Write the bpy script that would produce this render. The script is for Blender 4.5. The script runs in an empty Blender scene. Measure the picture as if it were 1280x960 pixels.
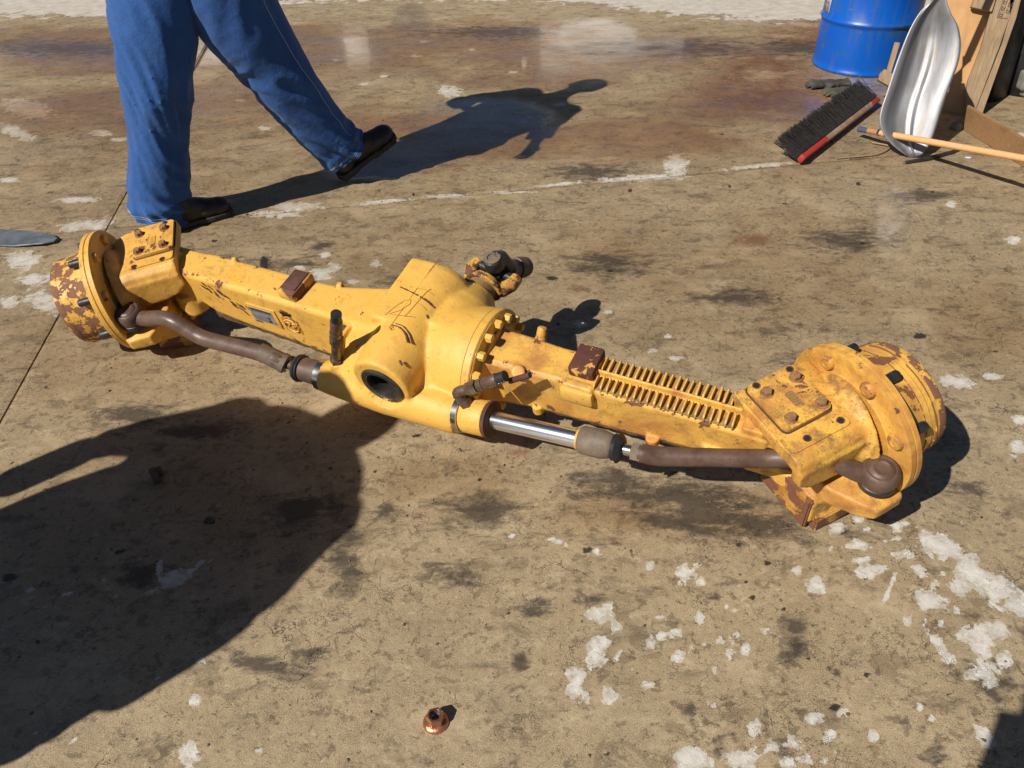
import bpy, bmesh, math, random
import numpy as np
from mathutils import Vector, Matrix, noise
from math import sin, cos, pi, radians, sqrt, atan2, hypot
random.seed(7)
S = bpy.context.scene
COL = S.collection

# ------------------------------------------------------------ camera
F_PX, PITCH, ROLL, CAM_H = 961.0, radians(38.5), radians(-1.9), 1.5
fw = Vector((0, cos(PITCH), -sin(PITCH)))
_u = Vector((0, sin(PITCH), cos(PITCH))); _r = Vector((1, 0, 0))
rt = cos(ROLL)*_r + sin(ROLL)*_u
up = -sin(ROLL)*_r + cos(ROLL)*_u
S.cycles.max_bounces = 6; S.cycles.diffuse_bounces = 3; S.cycles.glossy_bounces = 3
cd = bpy.data.cameras.new('camera'); cam = bpy.data.objects.new('camera', cd); COL.objects.link(cam)
cd.sensor_width = 36; cd.lens = 36*F_PX/1280; cd.clip_start = .05; cd.clip_end = 500
cam.matrix_world = Matrix(((rt.x, up.x, -fw.x, 0), (rt.y, up.y, -fw.y, 0), (rt.z, up.z, -fw.z, CAM_H), (0, 0, 0, 1)))
S.camera = cam

# ------------------------------------------------------------ sky, sun, exposure
SUN_EL, SHADOW_AZ = radians(42), radians(40)          # shadows run towards SHADOW_AZ
sun_dir = Vector((-cos(SHADOW_AZ)*cos(SUN_EL), -sin(SHADOW_AZ)*cos(SUN_EL), sin(SUN_EL)))
w = bpy.data.worlds.new('World'); S.world = w; w.use_nodes = True
nt = w.node_tree; nt.nodes.clear()
sky = nt.nodes.new('ShaderNodeTexSky'); sky.sky_type = 'NISHITA'; sky.sun_disc = False
sky.air_density = .6; sky.dust_density = .3; sky.altitude = 300
sky.sun_elevation = SUN_EL; sky.sun_rotation = atan2(sun_dir.x, sun_dir.y)
bgn = nt.nodes.new('ShaderNodeBackground'); bgn.inputs[1].default_value = .05
wo = nt.nodes.new('ShaderNodeOutputWorld')
nt.links.new(sky.outputs[0], bgn.inputs[0]); nt.links.new(bgn.outputs[0], wo.inputs[0])
sd = bpy.data.lights.new('sun', 'SUN'); sd.energy = 5; sd.angle = radians(.53); sd.color = (1, .95, .87)
so = bpy.data.objects.new('sun', sd); COL.objects.link(so)
so.rotation_euler = sun_dir.to_track_quat('Z', 'Y').to_euler()
S.view_settings.view_transform = 'Standard'; S.view_settings.look = 'None'
S.view_settings.exposure = .16; S.view_settings.gamma = 1

# ------------------------------------------------------------ helpers
def at(x, y, z=0.0):                       # a photograph pixel -> point of the place at height z
    d = (x-640)/F_PX*rt - (y-480)/F_PX*up + fw
    t = (z-CAM_H)/d.z
    return Vector((0, 0, CAM_H)) + d*t
def aty(x, y, Y):
    d = (x-640)/F_PX*rt - (y-480)/F_PX*up + fw
    return Vector((0, 0, CAM_H)) + d*(Y/d.y)

def tag(o, label=None, cat=None, group=None, kind=None):
    if label: o['label'] = label
    if cat: o['category'] = cat
    if group: o['group'] = group
    if kind: o['kind'] = kind
    return o
def empty(name, M=None, loc=(0, 0, 0)):
    o = bpy.data.objects.new(name, None); COL.objects.link(o); o.empty_display_size = .1
    if M is not None: o.matrix_world = M
    else: o.location = loc
    return o
def link(name, me, mat=None, parent=None, smooth=None):
    o = bpy.data.objects.new(name, me); COL.objects.link(o)
    if mat and not me.materials: me.materials.append(mat)
    if parent: o.parent = parent
    if smooth is not None: me.shade_smooth() if smooth else me.shade_flat()
    return o
def sharp(me, deg=35):
    me.shade_smooth(); me.set_sharp_from_angle(angle=radians(deg))
def obj(name, bm, mat, parent=None, sm=35, recalc=True):
    if recalc: bmesh.ops.recalc_face_normals(bm, faces=bm.faces)
    me = bpy.data.meshes.new(name); bm.to_mesh(me); bm.free()
    if sm: sharp(me, sm)
    return link(name, me, mat, parent)
def cast(name, bm, mat, parent=None, voxel=.004, smooth=8, post=None, factor=.5):
    bmesh.ops.recalc_face_normals(bm, faces=bm.faces)
    me = bpy.data.meshes.new('tmp'); bm.to_mesh(me); bm.free()
    o = bpy.data.objects.new('tmp', me); COL.objects.link(o)
    m = o.modifiers.new('r', 'REMESH'); m.mode = 'VOXEL'; m.voxel_size = voxel
    m = o.modifiers.new('s', 'SMOOTH'); m.iterations = smooth; m.factor = factor
    dg = bpy.context.evaluated_depsgraph_get()
    me2 = bpy.data.meshes.new_from_object(o.evaluated_get(dg))
    bpy.data.objects.remove(o)
    if post:
        n = len(me2.vertices); co = np.empty(n*3, 'f'); me2.vertices.foreach_get('co', co); co = co.reshape(-1, 3)
        co = post(co); me2.vertices.foreach_set('co', co.ravel().astype('f')); me2.update()
    me2.name = name; me2.materials.clear(); me2.shade_smooth()
    return link(name, me2, mat, parent)
def basis(d, hint=Vector((0, 0, 1))):
    d = Vector(d).normalized()
    if abs(d.dot(hint)) > .98: hint = Vector((1, 0, 0))
    a = d.cross(hint).normalized(); b = a.cross(d)
    return a, b, d
def box(bm, c, s, M=None, bev=0.0):
    vs = []
    for z in (-.5, .5):
        for x, y in ((-.5, -.5), (.5, -.5), (.5, .5), (-.5, .5)):
            vs.append(bm.verts.new(Vector((c[0]+x*s[0], c[1]+y*s[1], c[2]+z*s[2]))))
    fs = [bm.faces.new([vs[i] for i in f]) for f in ((3, 2, 1, 0), (4, 5, 6, 7), (0, 1, 5, 4), (1, 2, 6, 5), (2, 3, 7, 6), (3, 0, 4, 7))]
    if bev:
        es = list({e for f in fs for e in f.edges})
        r = bmesh.ops.bevel(bm, geom=es, offset=bev, segments=2, affect='EDGES', profile=.5)
        vs = list({v for f in r['faces'] for v in f.verts} | {v for v in vs if v.is_valid})
    if M is not None: bmesh.ops.transform(bm, matrix=M, verts=[v for v in vs if v.is_valid])
    return vs
def tube(bm, pts, rad, seg=16, cap=True, hint=Vector((0, 0, 1)), ell=1.0, phase=0):
    pts = [Vector(p) for p in pts]
    if not hasattr(rad, '__len__'): rad = [rad]*len(pts)
    rings = []
    for i, p in enumerate(pts):
        d = (pts[min(i+1, len(pts)-1)]-pts[max(i-1, 0)])
        if d.length < 1e-9: d = pts[-1]-pts[0]
        a, b, _ = basis(d, hint)
        rings.append([bm.verts.new(p + rad[i]*(cos(2*pi*k/seg+phase)*a + ell*sin(2*pi*k/seg+phase)*b)) for k in range(seg)])
    for r0, r1 in zip(rings, rings[1:]):
        for k in range(seg):
            bm.faces.new((r0[k], r0[(k+1) % seg], r1[(k+1) % seg], r1[k]))
    if cap:
        bm.faces.new(rings[0][::-1]); bm.faces.new(rings[-1])
    return rings
def cyl(bm, p0, p1, r0, r1=None, seg=32, phase=0):
    return tube(bm, [p0, p1], [r0, r0 if r1 is None else r1], seg, phase=phase)
def lathe(bm, prof, M=Matrix(), seg=48):      # prof: (r, z)
    rings = []
    for r, z in prof:
        rings.append([bm.verts.new(M @ Vector((max(r, 1e-4)*cos(2*pi*k/seg), max(r, 1e-4)*sin(2*pi*k/seg), z))) for k in range(seg)])
    for a, b in zip(rings, rings[1:]):
        for k in range(seg): bm.faces.new((a[k], a[(k+1) % seg], b[(k+1) % seg], b[k]))
    bm.faces.new(rings[0][::-1]); bm.faces.new(rings[-1])
def axisM(o, d, hint=Vector((0, 0, 1))):      # local z -> d
    a, b, d = basis(d, hint)
    return Matrix(((a.x, b.x, d.x, o[0]), (a.y, b.y, d.y, o[1]), (a.z, b.z, d.z, o[2]), (0, 0, 0, 1)))
def prism(bm, poly, z0, z1, M=None, taper=1.0):
    n = len(poly); cx = sum(p[0] for p in poly)/n; cy = sum(p[1] for p in poly)/n
    A = [bm.verts.new(Vector((p[0], p[1], z0))) for p in poly]
    B = [bm.verts.new(Vector((cx+(p[0]-cx)*taper, cy+(p[1]-cy)*taper, z1))) for p in poly]
    bm.faces.new(A[::-1]); bm.faces.new(B)
    for i in range(n): bm.faces.new((A[i], A[(i+1) % n], B[(i+1) % n], B[i]))
    if M is not None: bmesh.ops.transform(bm, matrix=M, verts=A+B)
def rrect(x0, y0, x1, y1, r, n=4):
    out = []
    for cx, cy, a0 in ((x1-r, y1-r, 0), (x0+r, y1-r, 90), (x0+r, y0+r, 180), (x1-r, y0+r, 270)):
        for k in range(n+1):
            a = radians(a0+90*k/n); out.append((cx+r*cos(a), cy+r*sin(a)))
    return out
def spline(pts, n):
    P = [Vector(p) for p in pts]; P = [2*P[0]-P[1]] + P + [2*P[-1]-P[-2]]
    out = []; m = len(P)-3
    for i in range(n):
        t = i/(n-1)*m; k = min(int(t), m-1); u = t-k; a, b, c, d = P[k:k+4]
        out.append(.5*((2*b) + (-a+c)*u + (2*a-5*b+4*c-d)*u*u + (-a+3*b-3*c+d)*u**3))
    return out
def NEW(): return bmesh.new()
Z = Vector((0, 0, 1))

# ------------------------------------------------------------ materials
class NB:
    def __init__(s, name):
        s.m = bpy.data.materials.new(name); s.m.use_nodes = True
        s.t = s.m.node_tree; s.N = s.t.nodes; s.L = s.t.links
        s.b = s.N['Principled BSDF']; s._c = None
    def lk(s, a, b): s.L.new(a, b)
    def put(s, inp, v):
        if hasattr(v, 'is_output') or hasattr(v, 'links'): s.L.new(v, inp)
        else:
            if isinstance(v, (tuple, list)) and len(v) == 3 and inp.type == 'RGBA': v = (*v, 1)
            inp.default_value = v
    def coord(s, kind='Object'):
        n = s.N.new('ShaderNodeTexCoord'); return n.outputs[kind]
    def pos(s): return s.N.new('ShaderNodeNewGeometry').outputs['Position']
    def mapv(s, v, sc=(1, 1, 1), rot=(0, 0, 0)):
        n = s.N.new('ShaderNodeMapping'); s.lk(v, n.inputs[0]); n.inputs['Scale'].default_value = sc; n.inputs['Rotation'].default_value = rot
        return n.outputs[0]
    def noise(s, v, sc, det=4, rough=.55, dist=0, out=0):
        n = s.N.new('ShaderNodeTexNoise'); s.lk(v, n.inputs['Vector']); n.inputs['Scale'].default_value = sc
        n.inputs['Detail'].default_value = det; n.inputs['Roughness'].default_value = rough; n.inputs['Distortion'].default_value = dist
        return n.outputs[out]
    def voro(s, v, sc, feat='F1'):
        n = s.N.new('ShaderNodeTexVoronoi'); n.feature = feat; s.lk(v, n.inputs['Vector']); n.inputs['Scale'].default_value = sc
        return n.outputs['Distance']
    def ma(s, op, a, b=0.0, c=None, clamp=False):
        n = s.N.new('ShaderNodeMath'); n.operation = op; n.use_clamp = clamp; s.put(n.inputs[0], a); s.put(n.inputs[1], b)
        if c is not None: s.put(n.inputs[2], c)
        return n.outputs[0]
    def ramp(s, f, a, b, lo=0.0, hi=1.0):
        n = s.N.new('ShaderNodeMapRange'); s.put(n.inputs[0], f)
        for i, v in ((1, a), (2, b), (3, lo), (4, hi)): n.inputs[i].default_value = v
        return n.outputs[0]
    def mix(s, f, a, b, mode='MIX'):
        n = s.N.new('ShaderNodeMix'); n.data_type = 'RGBA'; n.blend_type = mode
        s.put(n.inputs[0], f); s.put(n.inputs[6], a); s.put(n.inputs[7], b); return n.outputs[2]
    def attr(s, name):
        n = s.N.new('ShaderNodeAttribute'); n.attribute_name = name; return n.outputs['Fac']
    def bump(s, h, dist=.002, strength=1, normal=None):
        n = s.N.new('ShaderNodeBump'); s.put(n.inputs['Height'], h); n.inputs['Distance'].default_value = dist; n.inputs['Strength'].default_value = strength
        if normal is not None: s.lk(normal, n.inputs['Normal'])
        return n.outputs[0]
    def edge(s):
        return s.N.new('ShaderNodeNewGeometry').outputs['Pointiness']
    def set(s, **k):
        for a, v in k.items(): s.put(s.b.inputs[a.replace('_', ' ')], v)
        return s.m

YEL = (.70, .34, .035)
def paint(name, rust=.3, dirt=.3, stain=.0, rustcol=(.10, .045, .03), patch=None, pscale=14, edge=True, lines=()):
    n = NB(name); v = n.coord()
    c = n.mix(n.noise(v, 5, 3), (.665, .358, .056), (.745, .43, .092))
    c = n.mix(n.ramp(n.noise(v, 2.3, 2), .45, .7, 0, .5), c, (.70, .40, .085))
    # brighter touch-up paint in places
    c = n.mix(n.ramp(n.noise(n.mapv(v, (1, 2, 2)), 4.1, 5, .6), .68, .71, 0, .75), c, (.80, .36, .012))
    # grime
    g = n.noise(v, 22, 8, .68)
    c = n.mix(n.ramp(g, .585-.12*dirt, .78-.16*dirt, 0, .35+.6*dirt), c, (.17, .09, .04))
    c = n.mix(n.ramp(n.noise(n.mapv(v, (1, 1, .5)), 6.5, 5, .7, .4), .54, .72, 0, .30+.25*dirt), c, (.36, .20, .07))
    sp = n.noise(v, 190, 3, .6)
    c = n.mix(n.ramp(sp, .66-.1*dirt, .74-.1*dirt, 0, .2+.5*dirt), c, (.12, .06, .025))
    if stain: c = n.mix(n.ramp(n.noise(v, 9, 5, .6, .6), .5-.1*stain, .72-.1*stain, 0, .8), c, (.42, .17, .045))
    # rust where paint has come off
    k = n.noise(v, pscale, 9, .62, .3)
    th = .73-.25*rust
    if edge:
        k = n.ma('ADD', k, n.ramp(n.edge(), .53, .62, 0, .10))
    if lines:                       # paint knocked off along the long edges of the casting
        sp_ = n.N.new('ShaderNodeSeparateXYZ'); n.lk(v, sp_.inputs[0])
        for (ly, lz) in lines:
            dy = n.ma('SUBTRACT', sp_.outputs[1], ly); dz = n.ma('SUBTRACT', sp_.outputs[2], lz)
            d = n.ma('SQRT', n.ma('ADD', n.ma('MULTIPLY', dy, dy), n.ma('MULTIPLY', dz, dz)))
            k = n.ma('ADD', k, n.ramp(d, .0, .022, .155, 0))
    r1 = n.ramp(k, th, th+.012)
    fine = n.ramp(n.noise(v, pscale*5, 4, .6), .70-.06*rust, .72-.06*rust)
    r1 = n.ma('MAXIMUM', r1, fine)
    rc = n.mix(n.noise(v, 60, 5), rustcol, (rustcol[0]*2.0, rustcol[1]*1.7, rustcol[2]*1.3))
    c = n.mix(n.ramp(k, th-.075, th, 0, .5), c, (.40, .185, .05))
    c = n.mix(r1, c, rc)
    h = n.ma('ADD', n.ma('MULTIPLY', n.noise(v, 140, 5, .6), .5), n.ma('MULTIPLY', r1, -.9))
    h = n.ma('ADD', h, n.ma('MULTIPLY', n.noise(v, 24, 3), 1.3))
    ro = n.mix(r1, n.mix(n.noise(v, 12, 3), (.36,)*3, (.64,)*3), (.8,)*3)
    return n.set(Base_Color=c, Roughness=ro, Normal=n.bump(h, .0018, .9), Specular_IOR_Level=.4)
def rusty(name, a, b, rough=.6, metal=0.0, sc=30, bumpd=.001, spec=.5):
    n = NB(name); v = n.coord()
    f = n.noise(v, sc, 8, .65)
    c = n.mix(n.ramp(f, .35, .68), a, b)
    c = n.mix(n.ramp(n.noise(v, sc*6, 3), .62, .7, 0, .5), c, tuple(x*.45 for x in a))
    return n.set(Base_Color=c, Roughness=n.ramp(n.noise(v, sc*.7, 4), .3, .7, rough-.12, rough+.15), Metallic=metal,
                 Specular_IOR_Level=spec, Normal=n.bump(n.noise(v, sc*4, 5), bumpd, .7))
M = {}
M['cast'] = paint('casting_paint', .14, .18)
M['cast_beam'] = paint('beam_paint', .26, .34, pscale=30, lines=((-.056, .068), (.056, .068), (-.056, -.12)))
M['cast_right'] = paint('worn_beam_paint', .22, .6, .45, pscale=30, lines=((-.056, .068), (.056, .068), (-.056, -.07)))
M['cap'] = paint('cap_paint', .22, .3, .25, pscale=24)
M['capdirty'] = paint('dirty_cap_paint', .16, .85, .55)
M['flange'] = paint('flange_paint', .18, .35, pscale=26)
M['flange_r'] = paint('stained_flange_paint', .22, .5, 1.0)
M['headrust'] = paint('stud_head_paint', .5, .8, 1.6, (.20, .09, .04), pscale=40)
M['hub_l'] = paint('peeling_hub_paint', .98, .3, 0, (.135, .068, .045), pscale=33)
M['hub_r'] = paint('worn_hub_paint', .55, .35, .2, (.13, .055, .03), pscale=11)
M['foot'] = paint('rusty_foot_paint', .72, .8, 1.6, (.13, .06, .035), pscale=10)
M['rod'] = rusty('brown_primer', (.075, .040, .028), (.135, .082, .058), .48, 0, 22)
M['rustbolt'] = rusty('rusty_bolt', (.16, .065, .03), (.36, .20, .08), .7, 0, 60)
M['rust'] = rusty('dark_rust', (.055, .022, .018), (.12, .05, .03), .75, 0, 30)
M['fitting'] = rusty('greasy_steel', (.11, .07, .05), (.24, .18, .13), .4, .6, 40)
M['dirtysteel'] = rusty('dusty_steel', (.13, .10, .075), (.22, .165, .11), .6, .15, 30)
M['grease'] = rusty('greasy_black', (.014, .012, .010), (.05, .045, .035), .38, .0, 40)
M['black'] = rusty('black_plastic', (.012, .012, .013), (.03, .03, .03), .45, 0, 50)
M['boot_leather'] = rusty('black_leather', (.012, .010, .009), (.035, .028, .022), .5, 0, 35, .0015)
M['sole'] = rusty('dark_rubber', (.02, .017, .014), (.06, .05, .04), .8, 0, 35)
M['chrome'] = NB('chrome').set(Base_Color=(.82, .83, .87), Metallic=1.0, Roughness=.24)
M['steel'] = NB('bright_steel').set(Base_Color=(.5, .48, .45), Metallic=1.0, Roughness=.25)
M['copper'] = rusty('copper_nut', (.52, .21, .11), (.62, .30, .17), .32, .85, 60)
M['dark'] = NB('dark_hole').set(Base_Color=(.012, .009, .007), Roughness=.8)
M['emblem'] = rusty('emblem_dirt', (.16, .09, .04), (.30, .19, .07), .7, 0, 200)

# denim
n = NB('blue_denim'); v = n.coord()
c = n.mix(n.noise(v, 5, 5), (.008, .044, .175), (.017, .082, .28))
c = n.mix(n.ramp(n.noise(n.mapv(v, (1, 1, .35)), 26, 5, .6), .5, .8, 0, .35), c, (.055, .16, .38))
c = n.mix(n.ramp(n.noise(v, 420, 2), .4, .75, 0, .3), c, (.12, .24, .46))
c = n.mix(n.ramp(n.edge(), .52, .60, 0, .2), c, (.08, .20, .42))
c = n.mix(n.ramp(n.noise(v, 6, 6, .65), .56, .74, 0, .35), c, (.06, .065, .075))
M['denim'] = n.set(Base_Color=c, Roughness=.85, Specular_IOR_Level=.2, Sheen_Weight=.15,
    Normal=n.bump(n.ma('ADD', n.noise(n.mapv(v, (1, 1, 1.0)), 38, 5, .55), n.ma('MULTIPLY', n.noise(v, 500, 2), .25)), .006, .55))
M['thread'] = NB('pale_thread').set(Base_Color=(.30, .38, .50), Roughness=.9)
M['shirt'] = rusty('grey_blue_shirt', (.16, .20, .26), (.20, .25, .32), .85, 0, 10)
M['skin'] = NB('skin').set(Base_Color=(.42, .24, .16), Roughness=.55)
M['hair'] = rusty('dark_hair', (.03, .02, .015), (.06, .04, .03), .7, 0, 60)
M['white'] = NB('eye_white').set(Base_Color=(.7, .68, .65), Roughness=.3)

def wood(name, a, b, sc=(1, 1, 1), dark=.3, gs=18):
    n = NB(name); v = n.mapv(n.coord(), sc)
    g = n.noise(v, gs, 6, .6, .8)
    c = n.mix(n.ramp(g, .3, .7), a, b)
    c = n.mix(n.ramp(n.noise(n.coord(), 7, 5), .5, .75, 0, dark), c, tuple(x*.35 for x in a))
    return n.set(Base_Color=c, Roughness=.7, Normal=n.bump(g, .001, .6))
M['plywood'] = wood('plywood', (.42, .22, .08), (.55, .31, .13), (2, .5, .4), .35, 9)
M['plank'] = wood('weathered_plank', (.22, .14, .075), (.36, .25, .14), (6, 6, .6), .4)
M['board'] = wood('brown_board', (.26, .14, .055), (.38, .22, .10), (1, 5, 5), .5)
M['handle'] = wood('pale_handle', (.62, .33, .13), (.72, .42, .19), (1, 8, 8), .15)
n = NB('brush_block'); v = n.coord()
c = n.mix(n.ramp(n.noise(v, 12, 3), .42, .55), (.34, .23, .16), (.26, .17, .11))
xs = n.N.new('ShaderNodeSeparateXYZ'); n.lk(v, xs.inputs[0])
xq = n.ma('ADD', xs.outputs[0], n.ramp(n.noise(v, 30, 4), .3, .7, -.03, .03))
k = n.ma('MAXIMUM', n.ma('LESS_THAN', xq, -.22), n.ma('GREATER_THAN', xq, .40))
c = n.mix(k, c, (.34, .03, .025))
M['brushblock'] = n.set(Base_Color=c, Roughness=.6, Normal=n.bump(n.noise(v, 60, 4), .001))
M['bristle'] = rusty('black_bristle', (.008, .0075, .007), (.022, .019, .017), .6, 0, 60)

# drum
n = NB('blue_drum_paint'); v = n.coord()
c = n.mix(n.noise(v, 3, 4), (.0, .075, .40), (.0, .10, .50))
c = n.mix(n.ramp(n.noise(v, 6, 6, .65), .54, .66, 0, .65), c, (.03, .09, .17))
c = n.mix(n.ramp(n.noise(n.mapv(v, (1, 1, .12)), 22, 5, .6), .52, .66, 0, .5), c, (.06, .10, .16))
c = n.mix(n.ramp(n.ma('ADD', n.noise(v, 26, 6, .6), n.ramp(n.edge(), .51, .56, 0, .12)), .655, .68, 0, .7), c, (.13, .11, .10))
M['drum'] = n.set(Base_Color=c, Roughness=n.ramp(n.noise(v, 9, 4), .3, .7, .25, .45), Normal=n.bump(n.noise(v, 4, 3), .004, .5))
M['paper'] = rusty('worn_label', (.55, .57, .60), (.72, .73, .74), .6, 0, 20)

# aluminium
n = NB('scuffed_aluminium'); v = n.coord()
f = n.noise(n.mapv(v, (1, 1, .3)), 14, 7, .6)
c = n.mix(f, (.17, .17, .18), (.30, .30, .315))
c = n.mix(n.ramp(n.noise(n.mapv(v, (5, 5, .6)), 9, 6, .6), .50, .70, 0, .75), c, (.20, .165, .12))
M['alu'] = n.set(Base_Color=c, Metallic=.6, Roughness=n.ramp(f, .3, .7, .42, .6), Normal=n.bump(n.noise(n.mapv(v, (1, 1, .4)), 16, 5), .003, .5))
M['greymetal'] = rusty('grey_worn_metal', (.15, .165, .19), (.28, .30, .33), .45, .5, 18)
M['greycast'] = rusty('grey_casting', (.14, .135, .12), (.24, .23, .20), .7, .0, 14)
M['glove'] = rusty('grimy_cloth', (.025, .023, .019), (.085, .078, .06), .9, 0, 18, .003)

# concrete
def concrete(name, wetattr=True):
    n = NB(name); v = n.pos()
    big = n.noise(v, 1.1, 6, .6)
    mid = n.noise(v, 7, 7, .62)
    fin = n.noise(v, 55, 6, .7)
    gr = n.noise(v, 420, 3, .6)
    c = n.mix(n.ramp(big, .36, .64), (.345, .245, .130), (.50, .375, .215))
    c = n.mix(n.ramp(mid, .34, .66), n.mix(.5, c, (.16, .11, .062)), n.mix(.42, c, (.58, .455, .285)))
    c = n.mix(n.ramp(fin, .3, .7), n.mix(.46, c, (.11, .078, .046)), n.mix(.32, c, (.58, .48, .32)))
    c = n.mix(n.ramp(gr, .3, .72), n.mix(.5, c, (.09, .065, .045)), n.mix(.42, c, (.78, .65, .45)))
    # greyer areas
    c = n.mix(n.ramp(n.noise(v, .8, 5, .6, .4), .5, .68, 0, .45), c, n.mix(n.ramp(fin, .3, .7), (.20, .165, .12), (.40, .34, .25)))
    if wetattr:
        a = n.attr('reddish')
        c = n.mix(n.ma('MULTIPLY', a, n.ramp(mid, .3, .7, .35, 1.0)), c, (.20, .075, .035))
    # rusty spots
    c = n.mix(n.ramp(n.noise(v, 5.3, 8, .72), .66, .76, 0, .4), c, (.22, .11, .05))
    # crisp-edged patches of old dirt at several sizes
    for sc, lo, wd, am, col in ((9, .56, .03, .34, (.12, .082, .05)), (21, .585, .025, .42, (.085, .06, .04)), (46, .60, .02, .45, (.07, .05, .034)), (13, .60, .03, .38, (.50, .42, .29)), (37, .62, .03, .42, (.56, .47, .33))):
        k_ = n.noise(n.mapv(v, (1, 1.25, 1), (0, 0, sc)), sc, 5, .68, .25)
        c = n.mix(n.ramp(k_, lo, lo+wd, 0, am), c, col)
    # soft dark smudges, drag marks
    sm = n.noise(n.mapv(v, (1, 2.6, 1), (0, 0, .5)), 5.5, 6, .7, .5)
    c = n.mix(n.ramp(sm, .555, .68, 0, .55), c, (.085, .063, .045))
    lt = n.noise(n.mapv(v, (1, 1.6, 1), (0, 0, .3)), 3.1, 7, .7, .2)
    c = n.mix(n.ramp(lt, .53, .64, 0, .45), c, (.54, .44, .30))
    for an, sc, lo, am in ((.35, 9, .66, .45), (1.2, 13, .68, .4), (2.4, 21, .69, .35)):
        q_ = n.noise(n.mapv(v, (3.2, .8, 1), (0, 0, an)), sc, 5, .66, .9)
        c = n.mix(n.ramp(q_, lo, lo+.03, 0, am), c, (.055, .042, .032))
    if wetattr:
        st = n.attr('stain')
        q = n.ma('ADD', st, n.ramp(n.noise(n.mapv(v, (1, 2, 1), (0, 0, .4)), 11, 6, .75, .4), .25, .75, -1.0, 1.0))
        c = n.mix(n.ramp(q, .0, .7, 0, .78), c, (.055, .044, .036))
    if wetattr:
        sp0 = n.ma('ADD', n.attr('spot'), n.ramp(n.noise(v, 60, 4, .6), .25, .75, -.3, .3))
        c = n.mix(n.ramp(sp0, .0, .25, 0, .9), c, (.030, .023, .019))
    gm = n.N.new('ShaderNodeGamma'); n.lk(c, gm.inputs[0]); gm.inputs[1].default_value = 1.18
    c = n.mix(1.0, gm.outputs[0], (1.10, 1.10, 1.08), 'MULTIPLY')
    # black specks and pits
    pit = n.ramp(n.noise(v, 95, 4, .6), .68, .70)
    pit2 = n.ramp(n.noise(v, 30, 5, .6), .70, .712)
    pits = n.ma('MAXIMUM', pit, pit2)
    c = n.mix(n.ma('MULTIPLY', pits, .85), c, (.03, .022, .018))
    # hair cracks
    cv = n.N.new('ShaderNodeVectorMath'); cv.operation = 'MULTIPLY_ADD'
    nn = n.noise(v, 6, 5, .6, 0, 1); n.lk(nn, cv.inputs[0]); cv.inputs[1].default_value = (.30, .30, .30); n.lk(v, cv.inputs[2])
    ck = n.voro(cv.outputs[0], 4.2, 'DISTANCE_TO_EDGE')
    ckm = n.ma('MULTIPLY', n.ramp(ck, .0, .006, 1, 0), n.ramp(n.noise(v, 2.5, 3), .52, .62))
    ck2 = n.ma('MULTIPLY', n.ramp(n.voro(cv.outputs[0], 15, 'DISTANCE_TO_EDGE'), .0, .018, 1, 0), n.ramp(n.noise(v, 6, 3), .52, .60, 0, .6))
    ckm = n.ma('MAXIMUM', ckm, ck2)
    c = n.mix(n.ma('MULTIPLY', ckm, .7), c, (.04, .032, .026))
    pm = 0.0
    if wetattr:
        # old white paint that has flaked away
        pa = n.attr('flake')
        q = n.ma('ADD', pa, n.ramp(n.noise(v, 23, 7, .68, .5), .25, .75, -.82, .72))
        pm = n.ma('MULTIPLY', n.ramp(q, .0, .05), n.ma('MAXIMUM', n.ramp(q, .1, .5), n.ramp(n.noise(v, 48, 5, .65), .38, .6, .35, 1)))
        pm = n.ma('MULTIPLY', pm, n.ramp(n.noise(v, 120, 4, .6), .64, .72, 1, .25))
        pc = n.mix(n.ramp(n.noise(v, 30, 6, .65), .3, .7), (.46, .425, .365), (.69, .655, .59))
        c = n.mix(pm, c, pc)
        tn = n.ma('MULTIPLY', n.attr('tone'), n.ramp(n.noise(v, 2.1, 6, .65, .3), .34, .62, .25, 1.0))
        c = n.mix(n.ma('MULTIPLY', tn, .85), c, n.mix(1.0, c, (.66, .56, .45), 'MULTIPLY'))
        wet = n.attr('wet')
        q = n.ma('ADD', wet, n.ramp(n.noise(n.mapv(v, (.6, 1, 1)), 1.6, 7, .68), .25, .75, -.75, .55))
        wm = n.ramp(q, .25, .75)
        dk = n.mix(1.0, n.mix(.22, c, (.26, .17, .085)), (.84, .66, .47), 'MULTIPLY')
        c = n.mix(wm, c, dk)
        dry = n.attr('pale')
        dm = n.ramp(n.ma('ADD', dry, n.ramp(n.noise(v, 7, 7, .65), .25, .75, -.35, .35)), .0, .06)
        c = n.mix(dm, c, n.mix(n.ramp(n.noise(v, 12, 6, .65), .3, .7), (.42, .36, .29), (.62, .57, .49)))
        wm = n.ma('MULTIPLY', wm, n.ma('SUBTRACT', 1.0, dm))
        r0 = n.ramp(mid, .3, .7, .50, .78)
        r1 = n.ramp(n.noise(n.mapv(v, (.5, 1.5, 1)), 3.5, 7, .62), .35, .62, .08, .42)
        mr = n.N.new('ShaderNodeMix'); mr.data_type = 'FLOAT'; n.lk(wm, mr.inputs[0]); n.lk(r0, mr.inputs[2]); n.lk(r1, mr.inputs[3])
        ro = mr.outputs[0]
        ro = n.ma('ADD', ro, n.ma('MULTIPLY', pm, .15))
        gl = n.ramp(n.ma('ADD', n.attr('gloss'), n.ramp(n.noise(v, 5, 5, .6), .3, .7, -.3, .2)), .1, .6)
        mg = n.N.new('ShaderNodeMix'); mg.data_type = 'FLOAT'; n.lk(gl, mg.inputs[0]); n.lk(ro, mg.inputs[2]); mg.inputs[3].default_value = .13; ro = mg.outputs[0]
        bs = n.ramp(n.ma('MAXIMUM', wm, gl), 0, 1, 1, .16)
    else:
        ro = .85; bs = 1.0
    h = n.ma('ADD', n.ma('MULTIPLY', gr, .35), n.ma('MULTIPLY', fin, .8))
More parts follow.
